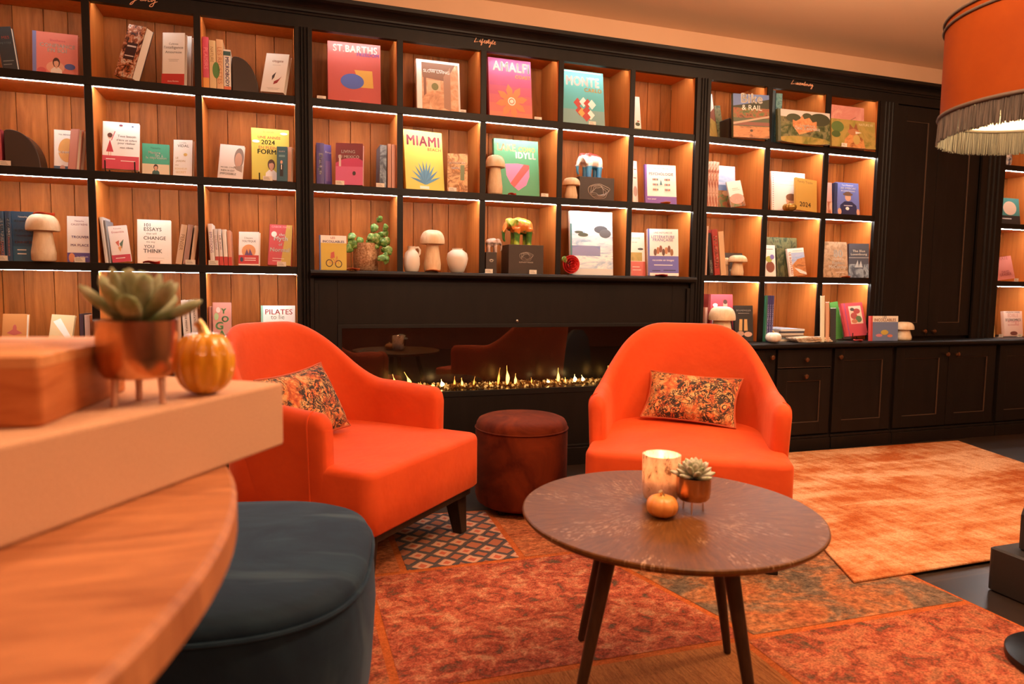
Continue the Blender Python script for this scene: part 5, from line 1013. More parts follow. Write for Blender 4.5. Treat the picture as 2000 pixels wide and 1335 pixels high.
book('large pale hardback with a wintry lake photograph on the mantel', 'M', 1116, 1199, 414, 0.02, 0.022, '#d8d8d8', [('r', .04, .1, 1, .78, 'lake'), ('r', .04, .3, .7, .46, '#7a8ac0'), ('p', [(.04, .42), (.3, .46), (.6, .44), (.7, .4), (.7, .32), (.04, .3)], '#8a90c0'), ('r', 0, 0, .04, .8, '#3a7a80'), ('t', "PAYSAGES D'HIVER", .5, .86, .76, '#8ab0bc'), ('e', .72, .72, .16, .06, '#4a5260'), ('e', .82, .66, .14, .07, '#59606c'), ('e', .3, .63, .12, .03, '#50584c'), ('e', .2, .67, .1, .02, '#50584c')], lean=5)
book('white softcover with salmon band at the left upright on the mantel', 'M', 1234, 1262, 455, 0.03, 0.02, '#ece0cc', [('t', 'UNE HISTOIRE', .4, .86, .6, '#5a4a40'), ('t', 'DU VIN', .3, .76, .34, '#8a4a40'), ('r', 0, .34, .8, .54, 'field'), ('e', .7, .62, .2, .025, '#2c2c2c'), ('r', 0, 0, 1, .33, '#d05a50'), ('r', .1, .2, .6, .21, WHT), ('r', .1, .13, .7, .14, WHT)], lean=7)
book('white softcover with drawn figures over a violet band on the mantel', 'M', 1267, 1319, 449, 0.0, 0.03, '#ecdfd4', [('r', 0, .06, 1, .42, '#6464c0'), ('r', 0, 0, .06, 1, '#5a64b8'), ('t', 'UNE HISTOIRE DE', .5, .9, .6, '#5a4a70'), ('t', 'LITTÉRATURE', .5, .8, .76, '#7a6ab8', .01), ('t', 'FRANÇAISE', .5, .72, .66, '#7a6ab8', .01), ('t', 'racontée en images', .5, .3, .7, WHT), ('r', .2, .22, .8, .235, WHT), ('r', .14, .1, .4, .115, '#2a2a34'), ('r', .5, .11, .9, .125, '#2a2a34')]+[('e', .24+.09*i, .5+.035*(i % 3), .05, .075, c) for i, c in enumerate(('#6a4434', '#a86a44', '#8a4a38', '#5a3a34', '#b87a50', '#7a4a3c', '#94603c'))], lean=8, yaw=-14)
spines(3, 0.0, [(1379, 1382, 441, '#d8a890', 'thin pale spine at the left upright of the right bookcase', {})])
spines(3, 0.01, [(1388, 1395, 455, '#22252c', 'black spine leaning left among tall books', {'roll': -7, 'art': [('v', 'HISTOIRE', .5, .2, .3, '#a8a8a0')]}), (1398, 1408, 448, '#b02c24', 'red spine with pale lettering leaning left', {'roll': -7, 'art': [('v', 'LETZEBUERG', .5, .5, .7, '#e8b8a0', .02)]}), (1410, 1420, 452, '#d8b084', 'beige spine leaning left beside the small wooden mushrooms', {'roll': -7})])
book('dark slate square card standing behind a wooden mushroom', 3, 1415, 1451, 494, 0.10, 0.006, '#38302c', [('r', .3, .2, .6, .3, '#8a9a94')], lean=4)
book('dark photo book of bare trees at the back of the middle right cell', 3, 1498, 1559, 464, 0.10, 0.016, '#4c5038', [('r', 0, 0, 1, 1, 'woods')], lean=5)
book('white guide with fruit bowls leaning on the dark tree book', 3, 1496, 1517, 479, 0.04, 0.012, '#ece4d4', [('e', .5, .3, .4, .18, '#8a4a34'), ('e', .4, .55, .3, .1, '#a8b040'), ('e', .7, .62, .2, .08, '#7a6ab0'), ('r', .2, .86, .8, .88, '#8a7a68')], lean=7)
book('dark green book with pale grain between two guides', 3, 1519, 1541, 485, 0.06, 0.012, '#3c4434', [('r', 0, 0, 1, 1, 'woods')], lean=6)
book('orange titled travel guide with a mountain road photograph', 3, 1545, 1577, 487, 0.02, 0.016, '#ece0d4', [('r', .2, .0, 1, .84, 'sky'), ('p', [(.2, .4), (.55, .6), (1, .66), (1, 0), (.2, 0)], 'river'), ('p', [(.3, .3), (.6, .24), (1, .1), (1, .02), (.6, .1)], '#e8e0dc'), ('v', 'LE ROUTARD', .12, .46, .8, '#c8643a', .04), ('r', .3, .9, .9, .915, '#8aa0a0')], lean=8, roll=-5)
book('brown stone textured book with white numerals', 3, 1610, 1656, 473, 0.02, 0.02, '#8a7058', [('r', 0, 0, 1, 1, 'stone'), ('t', '80', .62, .56, .38, WHT, .05), ('t', 'moments in', .62, .5, .44, WHT), ('t', 'Raphael', .62, .34, .5, WHT, .03), ('t', 'McCarthy', .58, .22, .7, WHT, .04), ('r', .5, .14, .85, .15, WHT)], lean=7, yaw=-3)
book('dark blue softcover beside the stone textured book', 3, 1659, 1686, 477, 0.02, 0.03, '#26304c', [('r', 0, 0, 1, .4, 'dusk'), ('t', 'The Blue', .5, .75, .62, WHT, .03), ('t', 'Luxembourg', .5, .64, .8, WHT, .03), ('r', 0, .58, 1, .59, '#c8d0d8'), ('p', [(.3, .3), (.45, .52), (.5, .3), (.6, .5), (.7, .3)], '#a8b8c8')], lean=6, yaw=-24)

# ---------------- worktop row
book('orange square softcover with a pink seated figure seen over the wooden box', 4, 0, 52, 612, 0.04, 0.02, '#e8a050', [('e', .52, .62, .08, .1, '#d86a60'), ('p', [(.2, .5), (.5, .62), (.84, .5), (.5, .44)], '#d86a60'), ('t', 'yoga facile', .3, .2, .5, '#f8e8d0')], lean=8, h=0.17, yaw=-14)
book('glossy cream softcover seen over the split lid of the wooden box', 4, 90, 138, 619, 0.04, 0.014, '#e8c890', [('p', [(.1, .8), (.4, .9), (.95, .4), (.8, .3)], '#f8f0e0')], lean=14, h=0.165, roll=3, yaw=-10)
spines(4, 0.05, [(156, 164, 613, '#4a3448', 'dark purple spine half hidden behind the succulent', {}), (166, 176, 615, '#dcb8a8', 'pale pink spine half hidden behind the succulent', {})])
spines(4, 0.03, [(344, 354, 600, '#d8b8a0', 'pale spine at the back, right of the larger succulent', {}), (360, 374, 586, '#ecdcd0', 'white spine with dark vertical words above the ceramic pumpkin', {'art': [('v', 'METHODE MINDFUL', .5, .62, .5, '#3a3030', .01)], 'roll': -3}), (376, 389, 586, '#ecdccc', 'white spine beside the upright above the ceramic pumpkin', {'art': [('v', 'FERMENTATION', .5, .7, .4, '#3a3030', .01)], 'roll': -2})])
spines(4, 0.03, [(408, 413, 599, '#b07060', 'thin brown spine left of the pink lettered hardback', {})])
book('pink hardback with large pale green letters behind the left armchair', 4, 415, 451, 591, 0.02, 0.02, '#e0a098', [('t', 'Y', .6, .76, .3, '#7ac88a', .05), ('t', 'O', .68, .58, .4, '#6ab888', .05), ('t', 'G', .36, .42, .44, '#8ad094', .05), ('t', 'A', .5, .28, .36, '#7ac88a', .05), ('e', .2, .7, .12, .08, '#b0d8a0'), ('e', .3, .84, .12, .06, '#f0c0b8')], lean=5, yaw=-3)
book('white softcover with mint spine and a woman in red seen above the left armchair', 4, 510, 577, 595, 0.04, 0.018, '#f0e0d8', [('r', 0, 0, .06, 1, '#7ab8a8'), ('t', 'PILATES', .52, .79, .8, '#c8505a', .02), ('t', 'to lie', .48, .68, .4, '#7a8a84', .0), ('e', .24, .55, .1, .06, '#d0505a')]+person(.6, .22, .14, '#6a2c2c', '#e0a890', '#d8d0c8', 1.1), lean=9, h=0.21, spine_col='#7ab8a8')
spines(4, 0.02, [(1376, 1381, 600, '#d8b0a8', 'pale thin spine at the left upright on the worktop', {}), (1382, 1387, 574, '#8a2830', 'dark red spine beside the red cover with two people', {})])
book('red cover with two people behind the large wooden mushroom', 4, 1388, 1435, 575, 0.05, 0.014, '#c03040', [('p', [(.5, 0), (.54, .52), (.7, .66), (.9, .56), (1, 0)], '#261c1e'), ('e', .68, .78, .09, .09, '#d8a084'), ('e', .68, .84, .09, .05, '#4a2c22'), ('p', [(.1, .3), (.12, .56), (.26, .64), (.4, .54), (.44, .3)], '#e8d8d0'), ('e', .26, .72, .08, .07, '#d8a084'), ('e', .26, .77, .1, .04, '#e0d8d0')], lean=6)
book('black cookbook with two tall glasses on its cover', 4, 1437, 1470, 597, 0.0, 0.02, '#2a2624', [('t', 'BOUNEWEGER', .5, .84, .8, '#c8c0b4', .01), ('r', .2, .78, .8, .79, '#a89c90'), ('p', [(.22, .3), (.26, .62), (.42, .62), (.4, .3)], '#d8a860'), ('p', [(.5, .3), (.52, .62), (.68, .62), (.7, .3)], '#d8a860'), ('e', .3, .22, .2, .07, '#c89880'), ('e', .72, .2, .22, .07, '#d8a890')], lean=6, yaw=-6)
spines(4, -0.02, [(1495, 1498, 577, '#2c7a5c', 'slim green spine at the left upright of the magazine cell', {}), (1497.5, 1501.5, 577, '#3c3a80', 'first of three alike indigo spines', {'art': [('v', 'LUXEMBOURG', .5, .5, .6, '#b0b0e0')]}), (1502, 1506, 577, '#3c3a80', 'second of three alike indigo spines', {'art': [('v', 'LUXEMBOURG', .5, .5, .6, '#b0b0e0')]}), (1506.5, 1510.5, 577, '#3c3a80', 'third of three alike indigo spines', {'art': [('v', 'LUXEMBOURG', .5, .5, .6, '#b0b0e0')]})])
spines(4, -0.105, [(1604, 1610, 578, '#dcd4b0', 'pale striped spine leaning left beside the newspapers', {'roll': -3, 'deep': .08, 'yaw': -42}), (1614, 1619, 590, '#d8a888', 'peach thin spine leaning left beside the newspapers', {'roll': -3, 'deep': .08, 'yaw': -42}), (1623, 1631, 602, '#2c3438', 'dark slate spine leaning left in front of the green book', {'roll': -3, 'deep': .08, 'yaw': -42})])
book('bright green hardback leaning left', 4, 1633, 1645, 590, 0.05, 0.012, '#3f8a2c', [], lean=4, roll=-10, yaw=-20)
book('cream softcover with a curl motif behind the pink boxed book', 4, 1642, 1664, 600, 0.05, 0.012, '#e8d8b8', [('e', .5, .6, .2, .12, '#6a5a48'), ('e', .5, .6, .14, .08, '#e8d8b8')], lean=5)
book('pink red hardback with picture panel held on a black easel', 4, 1656, 1697, 594, -0.03, 0.022, '#d0404c', [('r', .12, 0, .15, 1, '#7a4aa0'), ('r', .3, .36, .88, .9, '#e8c8b0'), ('e', .5, .6, .16, .1, '#b04a44'), ('e', .7, .5, .14, .1, '#5a7a4c'), ('e', .66, .74, .16, .08, '#a8403c'), ('e', .46, .8, .1, .05, '#4a4a44'), ('e', .48, .44, .14, .06, '#c87a50')], lean=14, roll=-3, dz=0.02)
book('small blue card box book with orange fishes standing on the worktop edge', 4, 1702, 1752, 617, -0.10, 0.022, '#6a80b0', [('r', 0, .76, 1, 1, '#f0dcc0'), ('r', 0, 0, .06, 1, '#c8403c'), ('t', 'LES', .5, .9, .14, '#4a4a6a', .02), ('t', 'INCOLLABLES', .52, .78, .8, '#a86a3c', .04), ('e', .7, .2, .1, .06, '#d87a5c'), ('e', .3, .22, .12, .06, '#d8849a'), ('e', .5, .34, .14, .1, '#c8b040')], lean=3, yaw=-3, spine_col='#c8403c')
# ---------------- far right bookcase
book('teal and black book with a pale disc in the far right bookcase', 2, 1957, 1995, 388, 0.06, 0.02, '#3a8a84', [('r', 0, 0, 1, .34, '#222222'), ('e', .5, .62, .34, .26, '#e8b898'), ('r', .08, .2, .55, .24, '#d8d0c8')], lean=8, z=Z2+TH)
book('salmon pink softcover leaning in the far right bookcase', 3, 1948, 1984, 505, 0.05, 0.014, '#d87868', [('t', 'PIRATE', .5, .86, .6, '#b04a4a', .01), ('t', 'DAVID', .56, .28, .4, '#a0343c', .02), ('t', 'GRAEBER', .54, .16, .62, '#a0343c', .02)], lean=10, roll=-7)
book('yellow slim cover in the lowest far right cell', 4, 1938, 1945, 607, 0.05, 0.014, '#e0a84c', [('e', .5, .35, .3, .06, '#ecdcc0')], lean=6)
book('pale pink softcover with bold economics words in the lowest far right cell', 4, 1964, 2000, 608, 0.06, 0.022, '#e8bca4', [('t', 'HA-JOON CHANG', .5, .9, .76, '#3a302c', .01), ('t', 'EDIBLE', .5, .76, .56, '#c8705c'), ('t', 'ECONOMICS', .5, .6, .82, '#3a302c', .03), ('t', 'A hungry', .5, .5, .6, '#c8504c'), ('t', 'economist', .5, .42, .6, '#c8504c'), ('e', .5, .12, .2, .08, '#7a3a2c')], lean=7)
# ================================================================== things standing among the books
BOXBLK = mat('dark_box_board', (0.045, 0.03, 0.024), 0.5); SILVER = mat('silver_print', (0.6, 0.52, 0.46), 0.4, 0.4)
LEATHER = mat('dark_leather', (0.035, 0.020, 0.014), 0.35)
CERAM = mat('matte_white_ceramic', (0.76, 0.70, 0.62), 0.6)
def atrow(px, row, Y, z=None):
    zb = ROWZ[row] if z is None else z
    y = 300.0
    p = None
    for _ in range(4):
        p = atY(px, y, Y); y = proj((p.x, Y, zb))[1]
    return Vector((p.x, Y, zb+0.0006))
def mushroom(label, row, xl, xr, xs0, xs1, yt, Y, capfrac=0.42, flat=False, z=None):
    """turned wooden mushroom: px extents of the cap, of the stem, and its top"""
    c = atrow((xl+xr)/2, row, Y, z); a, b_ = atY(xl, yt+10, Y), atY(xr, yt+10, Y); Rc = (b_.x-a.x)/2
    s0, s1 = atY(xs0, yt+40, Y), atY(xs1, yt+40, Y); Rs = (s1.x-s0.x)/2; H = atY((xl+xr)/2, yt, Y).z-c.z
    t = thing('wooden_mushroom', label, 'ornament', c, 0, 'turned wooden mushrooms')
    zc = H*(1-capfrac); b = MB()
    b.lathe([(Rs*0.86, 0), (Rs*1.0, H*0.03), (Rs*1.02, zc*0.3), (Rs*0.86, zc*0.65), (Rs*0.74, zc*0.95), (Rs*0.74, zc+0.004)], BIRCH, 28); b.build('stem', t, 60)
    b = MB(); pr = [(Rs*0.6, zc+H*0.015), (Rc*0.9, zc), (Rc*0.985, zc+H*0.01), (Rc, zc+H*0.05)]
    for k in range(1, 9):
        a_ = math.pi/2*k/8; pr.append((max(Rc*math.cos(a_)**(0.8 if not flat else 0.55), 0.001), zc+H*0.05+(H-zc-H*0.05)*math.sin(a_)))
    b.lathe(pr, BIRCH, 32); b.build('cap', t, 50); return t
mushroom('large wooden mushroom with a leaf on top beside the blue books', 3, 53, 120, 66, 114, 418, 0.0, 0.36, True)
mushroom('wooden mushroom at the left upright before the green hardback', 2, 948, 985, 950, 978, 303, 0.03, 0.32, True)
mushroom('small wooden mushroom beside the line drawn dark box', 2, 1099, 1131, 1102, 1125, 347, 0.05, 0.36, True)
mushroom('wooden mushroom between the white jug and the white vase', 'M', 821, 868, 827, 859, 449, 0.02, 0.34, True)
mushroom('wooden mushroom before the dark slate square card', 3, 1424, 1455, 1430, 1450, 498, -0.0, 0.34, True)
mushroom('smaller wooden mushroom half hidden behind the beige leaning spine', 3, 1412, 1423, 1413, 1421, 503, 0.06, 0.4, True)
mushroom('large wooden mushroom on the worktop before the red cover', 4, 1386, 1430, 1389, 1426, 598, -0.05, 0.38, True)
mushroom('wooden mushroom at the right of the blue card box book', 4, 1751, 1778, 1751, 1772, 628, -0.06, 0.42, True)
def leafpiece(label, row, px, Y, s, col, rz=0.0, z=None):
    c = atrow(px, row, Y, z); b = MB(); rows = []
    for k in range(9):
        u = k/8; w = s*0.42*math.sin(math.pi*u)**0.8*(1+0.25*math.sin(u*14)) if 0 < u < 1 else 0.0005
        rows.append([(s*(u-0.5), w*v, 0.002+0.006*abs(v)*(1+u)+0.003*math.sin(u*6)) for v in (-1, -.5, 0, .5, 1)])
    m = mat('autumn_leaf_'+col.lstrip('#'), col, 0.6)
    b.grid(rows, m); o = b.build('autumn_leaf', loc=c); o.rotation_euler = (0, 0, rz)
    sm = o.modifiers.new('thick', 'SOLIDIFY'); sm.thickness = 0.0006
    return tag(o, label, 'leaf', 'dried autumn leaves on the shelves')
leafpiece('orange leaf lying under the white vase side of the mantel mushroom', 'M', 846, -0.02, 0.085, '#d8742c', 0.2)
leafpiece('orange leaf lying before the white and purple softcover', 2, 1300, 0.02, 0.07, '#d87830', 0.3)
leafpiece('red leaf lying before the cream book with spaced capitals', 3, 296, 0.012, 0.07, '#b02a20', 0.1)
leafpiece('dark red leaf lying before the green hardback', 2, 1000, 0.02, 0.045, '#a8261c', -0.2)
leafpiece('rust leaf lying before the plant pot on the mantel', 'M', 690, -0.03, 0.07, '#c0602c', 0.3)
leafpiece('red leaf lying under the violet banded book on the mantel', 'M', 1292, -0.032, 0.08, '#b83a34', 0.0)
leafpiece('orange leaf lying before the brown stone textured book', 3, 1652, 0.005, 0.07, '#c05a24', 0.0)
leafpiece('red leaf lying before the pink boxed book on the worktop', 4, 1676, -0.11, 0.07, '#a83428', 0.1)
_cap = [o for o in COL.objects if o.get('label', '').startswith('large wooden mushroom with a leaf')][0]
_zc = max(v.co.z for c_ in _cap.children if c_.name.startswith('cap') for v in c_.data.vertices)
leafpiece('orange leaf lying on the cap of the large left mushroom', 3, 86, 0.0, 0.08, '#d8502c', 0.1, z=_cap.location.z+_zc-0.006)

def bookend(label, row, xl, xr, yt, Y, dp):
    a = atrow(xl, row, Y); c = atrow(xr, row, Y); H = atY((xl+xr)/2, yt, Y).z-a.z; w = c.x-a.x
    b = MB(); n = 14; P = [(0, 0, 0)]
    pts = [(0.0, 0.0), (0.0, H*0.94), (w*0.06, H*0.99), (w*0.16, H)]
    for k in range(1, n+1): an = math.pi/2*k/n; pts.append((w*0.16+(w*0.84)*math.sin(an), H*math.cos(an)))
    b.grid([[(x, y, z) for x, z in pts] for y in (0, 0.004, dp-0.004, dp)], LEATHER, cu=True, smooth=False, cap0=True, cap1=True)
    o = b.build('bookend', loc=a, bevel=0.003, auto=30); return tag(o, label, 'bookend', 'dark leather bookends')
bookend('dark rounded leather bookend beside the striped lettering spine', 1, 454, 506, 112, 0.05, 0.10)
bookend('dark rounded leather bookend at the left edge of the second shelf', 2, 10, 80, 254, 0.03, 0.10)
bookend('dark leather bookend beside the railway photo book', 1, 1422, 1433, 230, 0.06, 0.10)

# ---- price cards standing on the shelves
def card(label, row, px, Y, w=0.042, h=0.022, z=None):
    c = atrow(px, row, Y, z); b = MB(); T_ = 0.0012
    b.box(-w/2, w/2, 0, T_, 0, h, CARD); b.box(-w/2, w/2, T_, 0.014, 0, 0.0012, CARD)
    for i, f in enumerate((0.72, 0.5, 0.28)): b.box(-w*0.4, w*(0.1+0.08*i), -0.0002, 0, h*f, h*(f+0.07), ink('#8a7a70'))
    o = b.build('price_card', loc=c); return tag(o, label, 'card', 'small white price cards')
for px, row, Y, lb in ((628, 1, 0.03, 'small white price card left of the red hardback with the blue oval'), (905, 1, 0.03, 'small white price card right of the white framed terrace book'), (1051, 1, 0.03, 'small white price card right of the magenta flower sun book'), (1157, 1, 0.012, 'small white price card before the turquoise diamond book'),
    (10, 2, 0.01, 'small pink white price card at the far left edge before the leather bookend'), (523, 2, 0.005, 'small white price card before the yellow softcover with the smiling person'), (664, 2, 0.008, 'small white price card before the red and pink car book'), (743, 2, 0.012, 'small white price card before the blue grey photo book'),
    (884, 2, 0.012, 'small white price card before the peach interiors book'), (1064, 2, 0.03, 'small white price card right of the green shield book'), (156, 3, 0.008, 'small white price card before the violet and red worded softcover'), (4, 3, 0.004, 'small cream price card at the far left edge before the blue spines'),
    (372, 3, 0.008, 'small white price card before the three leaning beige spines'), (417, 3, 0.008, 'small white price card before the thin white spines'), (550, 3, 0.006, 'small white price card before the red and yellow softcover'),
    (955, 'M', -0.02, 'small white price card before the small dark box'), (1041, 'M', -0.02, 'small white price card before the larger dark box'), (1709-60, 1, -0.06, 'small white price card before the fox cub book'),
    (1955, 4, 0.02, 'small white price card in the lowest far right cell'), (1992, 4, 0.02, 'small white price card before the economics book'), (1985, 3, 0.03, 'small white price card in the third far right cell'), (1688, 4, -0.125, 'small white price card by the black easel on the worktop')):
    if lb.endswith('worktop'): continue
    card(lb, row, px, Y, 0.042 if px != 905 else 0.03)

# ---- black wire easels
def easel(label, row, xl, xr, Y, z=None, hgt=0.05):
    a = atrow(xl, row, Y, z); c = atrow(xr, row, Y, z); w = c.x-a.x; t = thing('book_easel', label, 'easel', a, 0, 'black book easels')
    for nm, x in (('left', 0.0), ('right', w)):
        b = MB(); b.tube([(x, -0.004, hgt), (x, -0.004, 0.010), (x, 0.0, 0.004), (x, 0.075, 0.003), (x, 0.105, 0.06)], 0.003, METAL_BLACK, 8); b.build('arm', t, 60)
    b = MB(); b.tube([(0, 0.06, 0.004), (w, 0.06, 0.004)], 0.003, METAL_BLACK, 8); b.tube([(0, 0.105, 0.06), (w, 0.105, 0.06)], 0.003, METAL_BLACK, 8); b.build('crossbar', t)
    return t
easel('black easel under the white book with the girl in red', 2, 206, 264, 0.012)
easel('black easel under the yellow softcover with the smiling person', 2, 507, 556, 0.04, hgt=0.04)
easel('black easel under the pink red hardback on the worktop', 4, 1664, 1692, -0.045, hgt=0.05)

# ---- dark gift boxes with painted elephants
def giftbox(label, row, xl, xr, yt, Y, dp, big, txt):
    a = atrow(xl, row, Y); c = atrow(xr, row, Y); H = atY((xl+xr)/2, yt, Y).z-a.z; w = c.x-a.x
    t = thing('gift_box', label, 'box', a, 0, 'dark elephant gift boxes')
    b = MB(); b.box(0, w, 0, dp, 0, H, BOXBLK); b.build('carton', t, bevel=0.0015)
    cx, cz, s = (w*0.55, H*0.42, w*0.30) if big else (w*0.5, H*0.6, w*0.19)
    b = MB()
    for k in range(4):                                                  # scribbled elephant outline
        P = []
        for i in range(36):
            a_ = 2*math.pi*i/35; r_ = 1-0.16*k+0.10*math.sin(3*a_+k*1.3); P.append((cx+s*r_*math.cos(a_)+0.05*s*math.sin(5*a_), -0.0006, cz+s*0.62*r_*math.sin(a_)+0.06*s*math.cos(4*a_+k)))
        b.tube(P, 0.0008 if big else 0.0005, SILVER, 4)
    if txt:
        vs, fs, x0, x1, y0, y1 = text_shape('ELEPHANT PARADE', 0.0); g = w*0.4/(x1-x0); b.add([(cx+(x-(x0+x1)/2)*g, -0.0006, H*0.38+(y-y0)*g) for x, y in vs], fs, SILVER)
    b.build('print', t); t['top'] = H
    return t, a, w, H
def elephant(label, base, s, m, rz=0.0):
    """standing elephant, facing -x; one closed skin"""
    bm_ = MB()
    def el(c, r): bm_.ell(c, r, m, 20, 14)
    el((0.02, 0, .62), (.36, .25, .27)); el((-.10, 0, .66), (.25, .23, .25)); el((.20, 0, .60), (.22, .22, .25))
    el((-.40, 0, .70), (.17, .15, .18)); el((-.46, 0, .78), (.10, .11, .09))
    for x, y in ((-.20, .13), (-.20, -.13), (.24, .13), (.24, -.13)):
        bm_.tube([(x, y, .55), (x, y, .28), (x-.01, y, .08), (x-.01, y, 0.0)], [.125, .10, .092, .105], m, 14)
    bm_.tube([(-.52, 0, .68), (-.60, 0, .52), (-.63, 0, .34), (-.62, 0, .18), (-.57, 0, .10)], [.085, .07, .055, .045, .038], m, 12)
    for sg in (1, -1):
        bm_.tube([(-.54, sg*.07, .58), (-.62, sg*.09, .46), (-.68, sg*.08, .40)], [.022, .018, .008], m, 8)
        P = [(-.32+.17*math.cos(a)*(1.0 if math.sin(a) > 0 else .8), sg*(.17+.04*math.sin(a*2)), .66+.20*math.sin(a)) for a in [2*math.pi*i/20 for i in range(20)]]
        bm_.add([(x, y+sg*.018, z) for x, y, z in P]+[(x, y-sg*.02, z) for x, y, z in P], [tuple(range(20)), tuple(reversed(range(20, 40)))]+[(i, (i+1) % 20, 20+(i+1) % 20, 20+i) for i in range(20)], m)
    bm_.tube([(.40, 0, .66), (.46, 0, .52), (.47, 0, .38)], [.022, .016, .02], m, 8)
    bm_.v = [(x*s, y*s, z*s) for x, y, z in bm_.v]
    o = bm_.build('elephant_figurine'); r_ = o.modifiers.new('skin', 'REMESH'); r_.mode = 'VOXEL'; r_.voxel_size = 0.021*s; r_.use_smooth_shade = True
    k = o.modifiers.new('soft', 'SMOOTH'); k.factor = 0.6; k.iterations = 3
    o.location = base; o.rotation_euler = (0, 0, rz); return tag(o, label, 'figurine', 'painted elephant figurines')
def zmat(name, stops, noise=0.0, sc=40):
    m = mat(name, '#888888', 0.3); t_ = NT(m); tc = t_.n('TexCoord'); sp = t_.n('SeparateXYZ'); t_.l(tc.outputs['Generated'], sp.inputs[0])
    f = sp.outputs[2]
    if noise: f = t_.math('ADD', f, t_.math('MULTIPLY', t_.math('SUBTRACT', t_.noise(t_.coords(), sc, 4), 0.5), noise))
    t_.color(t_.ramp(f, stops, 'LINEAR')); return m
EL1 = zmat('tricolour_paint', ((0.0, '#2a6a9a'), (0.42, '#4a9ac8'), (0.47, '#f2e4da'), (0.80, '#f2e4da'), (0.86, '#c83a34'), (1.0, '#c83a34')), 0.12, 18)
EL2 = zmat('leafy_paint', ((0.0, '#a8b83a'), (0.2, '#4a7a2c'), (0.4, '#2c5a2a'), (0.48, '#c87a34'), (0.7, '#c86a2c'), (0.85, '#7a9a34'), (1.0, '#c89a3c')), 0.9, 26)
EL3 = zmat('grey_white_paint', ((0.0, '#a89088'), (0.4, '#e0c8bc'), (0.55, '#4a3c3a'), (0.7, '#c8b0a4'), (1.0, '#b89a8c')), 0.5, 30)
t, a, w, H = giftbox('dark gift box with large line drawing under the red white and blue elephant', 2, 1131, 1199, 346, 0.05, 0.13, True, False)
elephant('red, white and blue painted elephant standing on a dark box', Vector((a.x+w*0.46, a.y+0.055, a.z+H+0.0006)), 0.155, EL1, 0.15)
t, a, w, H = giftbox('larger dark gift box with silver print under the leafy painted elephant', 'M', 993, 1061, 478, -0.005, 0.13, False, True)
elephant('green and orange leafy painted elephant standing on a dark box', Vector((a.x+w*0.44, a.y+0.06, a.z+H+0.0006)), 0.165, EL2, 0.1)
t, a, w, H = giftbox('small dark gift box under the grey and white elephant', 'M', 949, 970, 492, -0.005, 0.09, False, False)
elephant('small grey and white elephant half hidden by the shelf upright', Vector((a.x+w*0.78, a.y+0.05, a.z+H+0.0006)), 0.085, EL3, math.pi)

# ---- jug, vase
c = atrow(804, 'M', 0.02); s0 = atY(788, 505, 0.02).x; s1 = atY(820, 505, 0.02).x; r0 = (s1-s0)/2; H = atY(804, 481, 0.02).z-c.z
t = thing('jug', 'white ceramic jug with a small handle on the mantel', 'jug', c)
b = MB(); b.lathe([(r0*.7, 0), (r0*.82, H*.04), (r0, H*.3), (r0*.98, H*.55), (r0*.75, H*.76), (r0*.46, H*.86), (r0*.44, H*.95), (r0*.5, H), (r0*.42, H), (r0*.36, H*.9)], CERAM, 40); b.build('body', t, 60)
b = MB(); b.tube([(r0*.42, 0, H*.95), (r0*.8, 0, H*.97), (r0*1.02, 0, H*.86), (r0*.98, 0, H*.72), (r0*.82, 0, H*.66)], r0*.13, CERAM, 10); b.build('handle', t, 80)
c = atrow(893, 'M', 0.02); s0 = atY(873, 505, 0.02).x; s1 = atY(914, 505, 0.02).x; r0 = (s1-s0)/2; H = atY(893, 485, 0.02).z-c.z
b = MB(); b.lathe([(r0*.5, 0), (r0*.62, H*.03), (r0*.9, H*.35), (r0, H*.58), (r0*.9, H*.8), (r0*.55, H*.92), (r0*.46, H*.95), (r0*.5, H), (r0*.42, H), (r0*.38, H*.92)], CERAM, 44)
tag(b.build('vase', auto=60, loc=c), 'round white ceramic vase beside the shelf upright on the mantel', 'vase')

# ---- ivy in a rough golden pot
POTM = mat('hammered_gold_pot', (0.42, 0.22, 0.10), 0.45, 0.5); t = NT(POTM); _v = t.coords(); _n = t.noise(_v, 120, 3, 0.7); t.color(t.ramp(_n, ((0.35, (0.26, 0.12, 0.05)), (0.65, (0.62, 0.40, 0.24))))); t.bump(_n, 0.6, 0.003)
IVY = mat('ivy_leaf', (0.08, 0.22, 0.04), 0.4); t = NT(IVY); _n = t.noise(t.coords(), 60, 4, 0.7); t.color(t.ramp(_n, ((0.38, (0.05, 0.15, 0.025)), (0.52, (0.12, 0.28, 0.05)), (0.66, (0.42, 0.48, 0.20)))))
STEM = mat('ivy_stem', (0.16, 0.16, 0.05), 0.6)
c = atrow(715, 'M', 0.07); s0 = atY(691, 500, 0.07).x; s1 = atY(741, 500, 0.07).x; r0 = (s1-s0)/2; H = atY(716, 475, 0.07).z-c.z
t = thing('potted_ivy', 'trailing ivy in a rough golden pot on the mantel', 'plant', c)
b = MB(); b.lathe([(r0*.86, 0), (r0*.96, H*.06), (r0, H*.5), (r0*.98, H), (r0*.9, H), (r0*.88, H*.86)], POTM, 40, cap1=False); b.build('pot', t, 60)
b = MB(); b.lathe([(r0*.9, H*.86), (.002, H*.9)], SOIL, 20, cap0=False); b.build('soil', t)
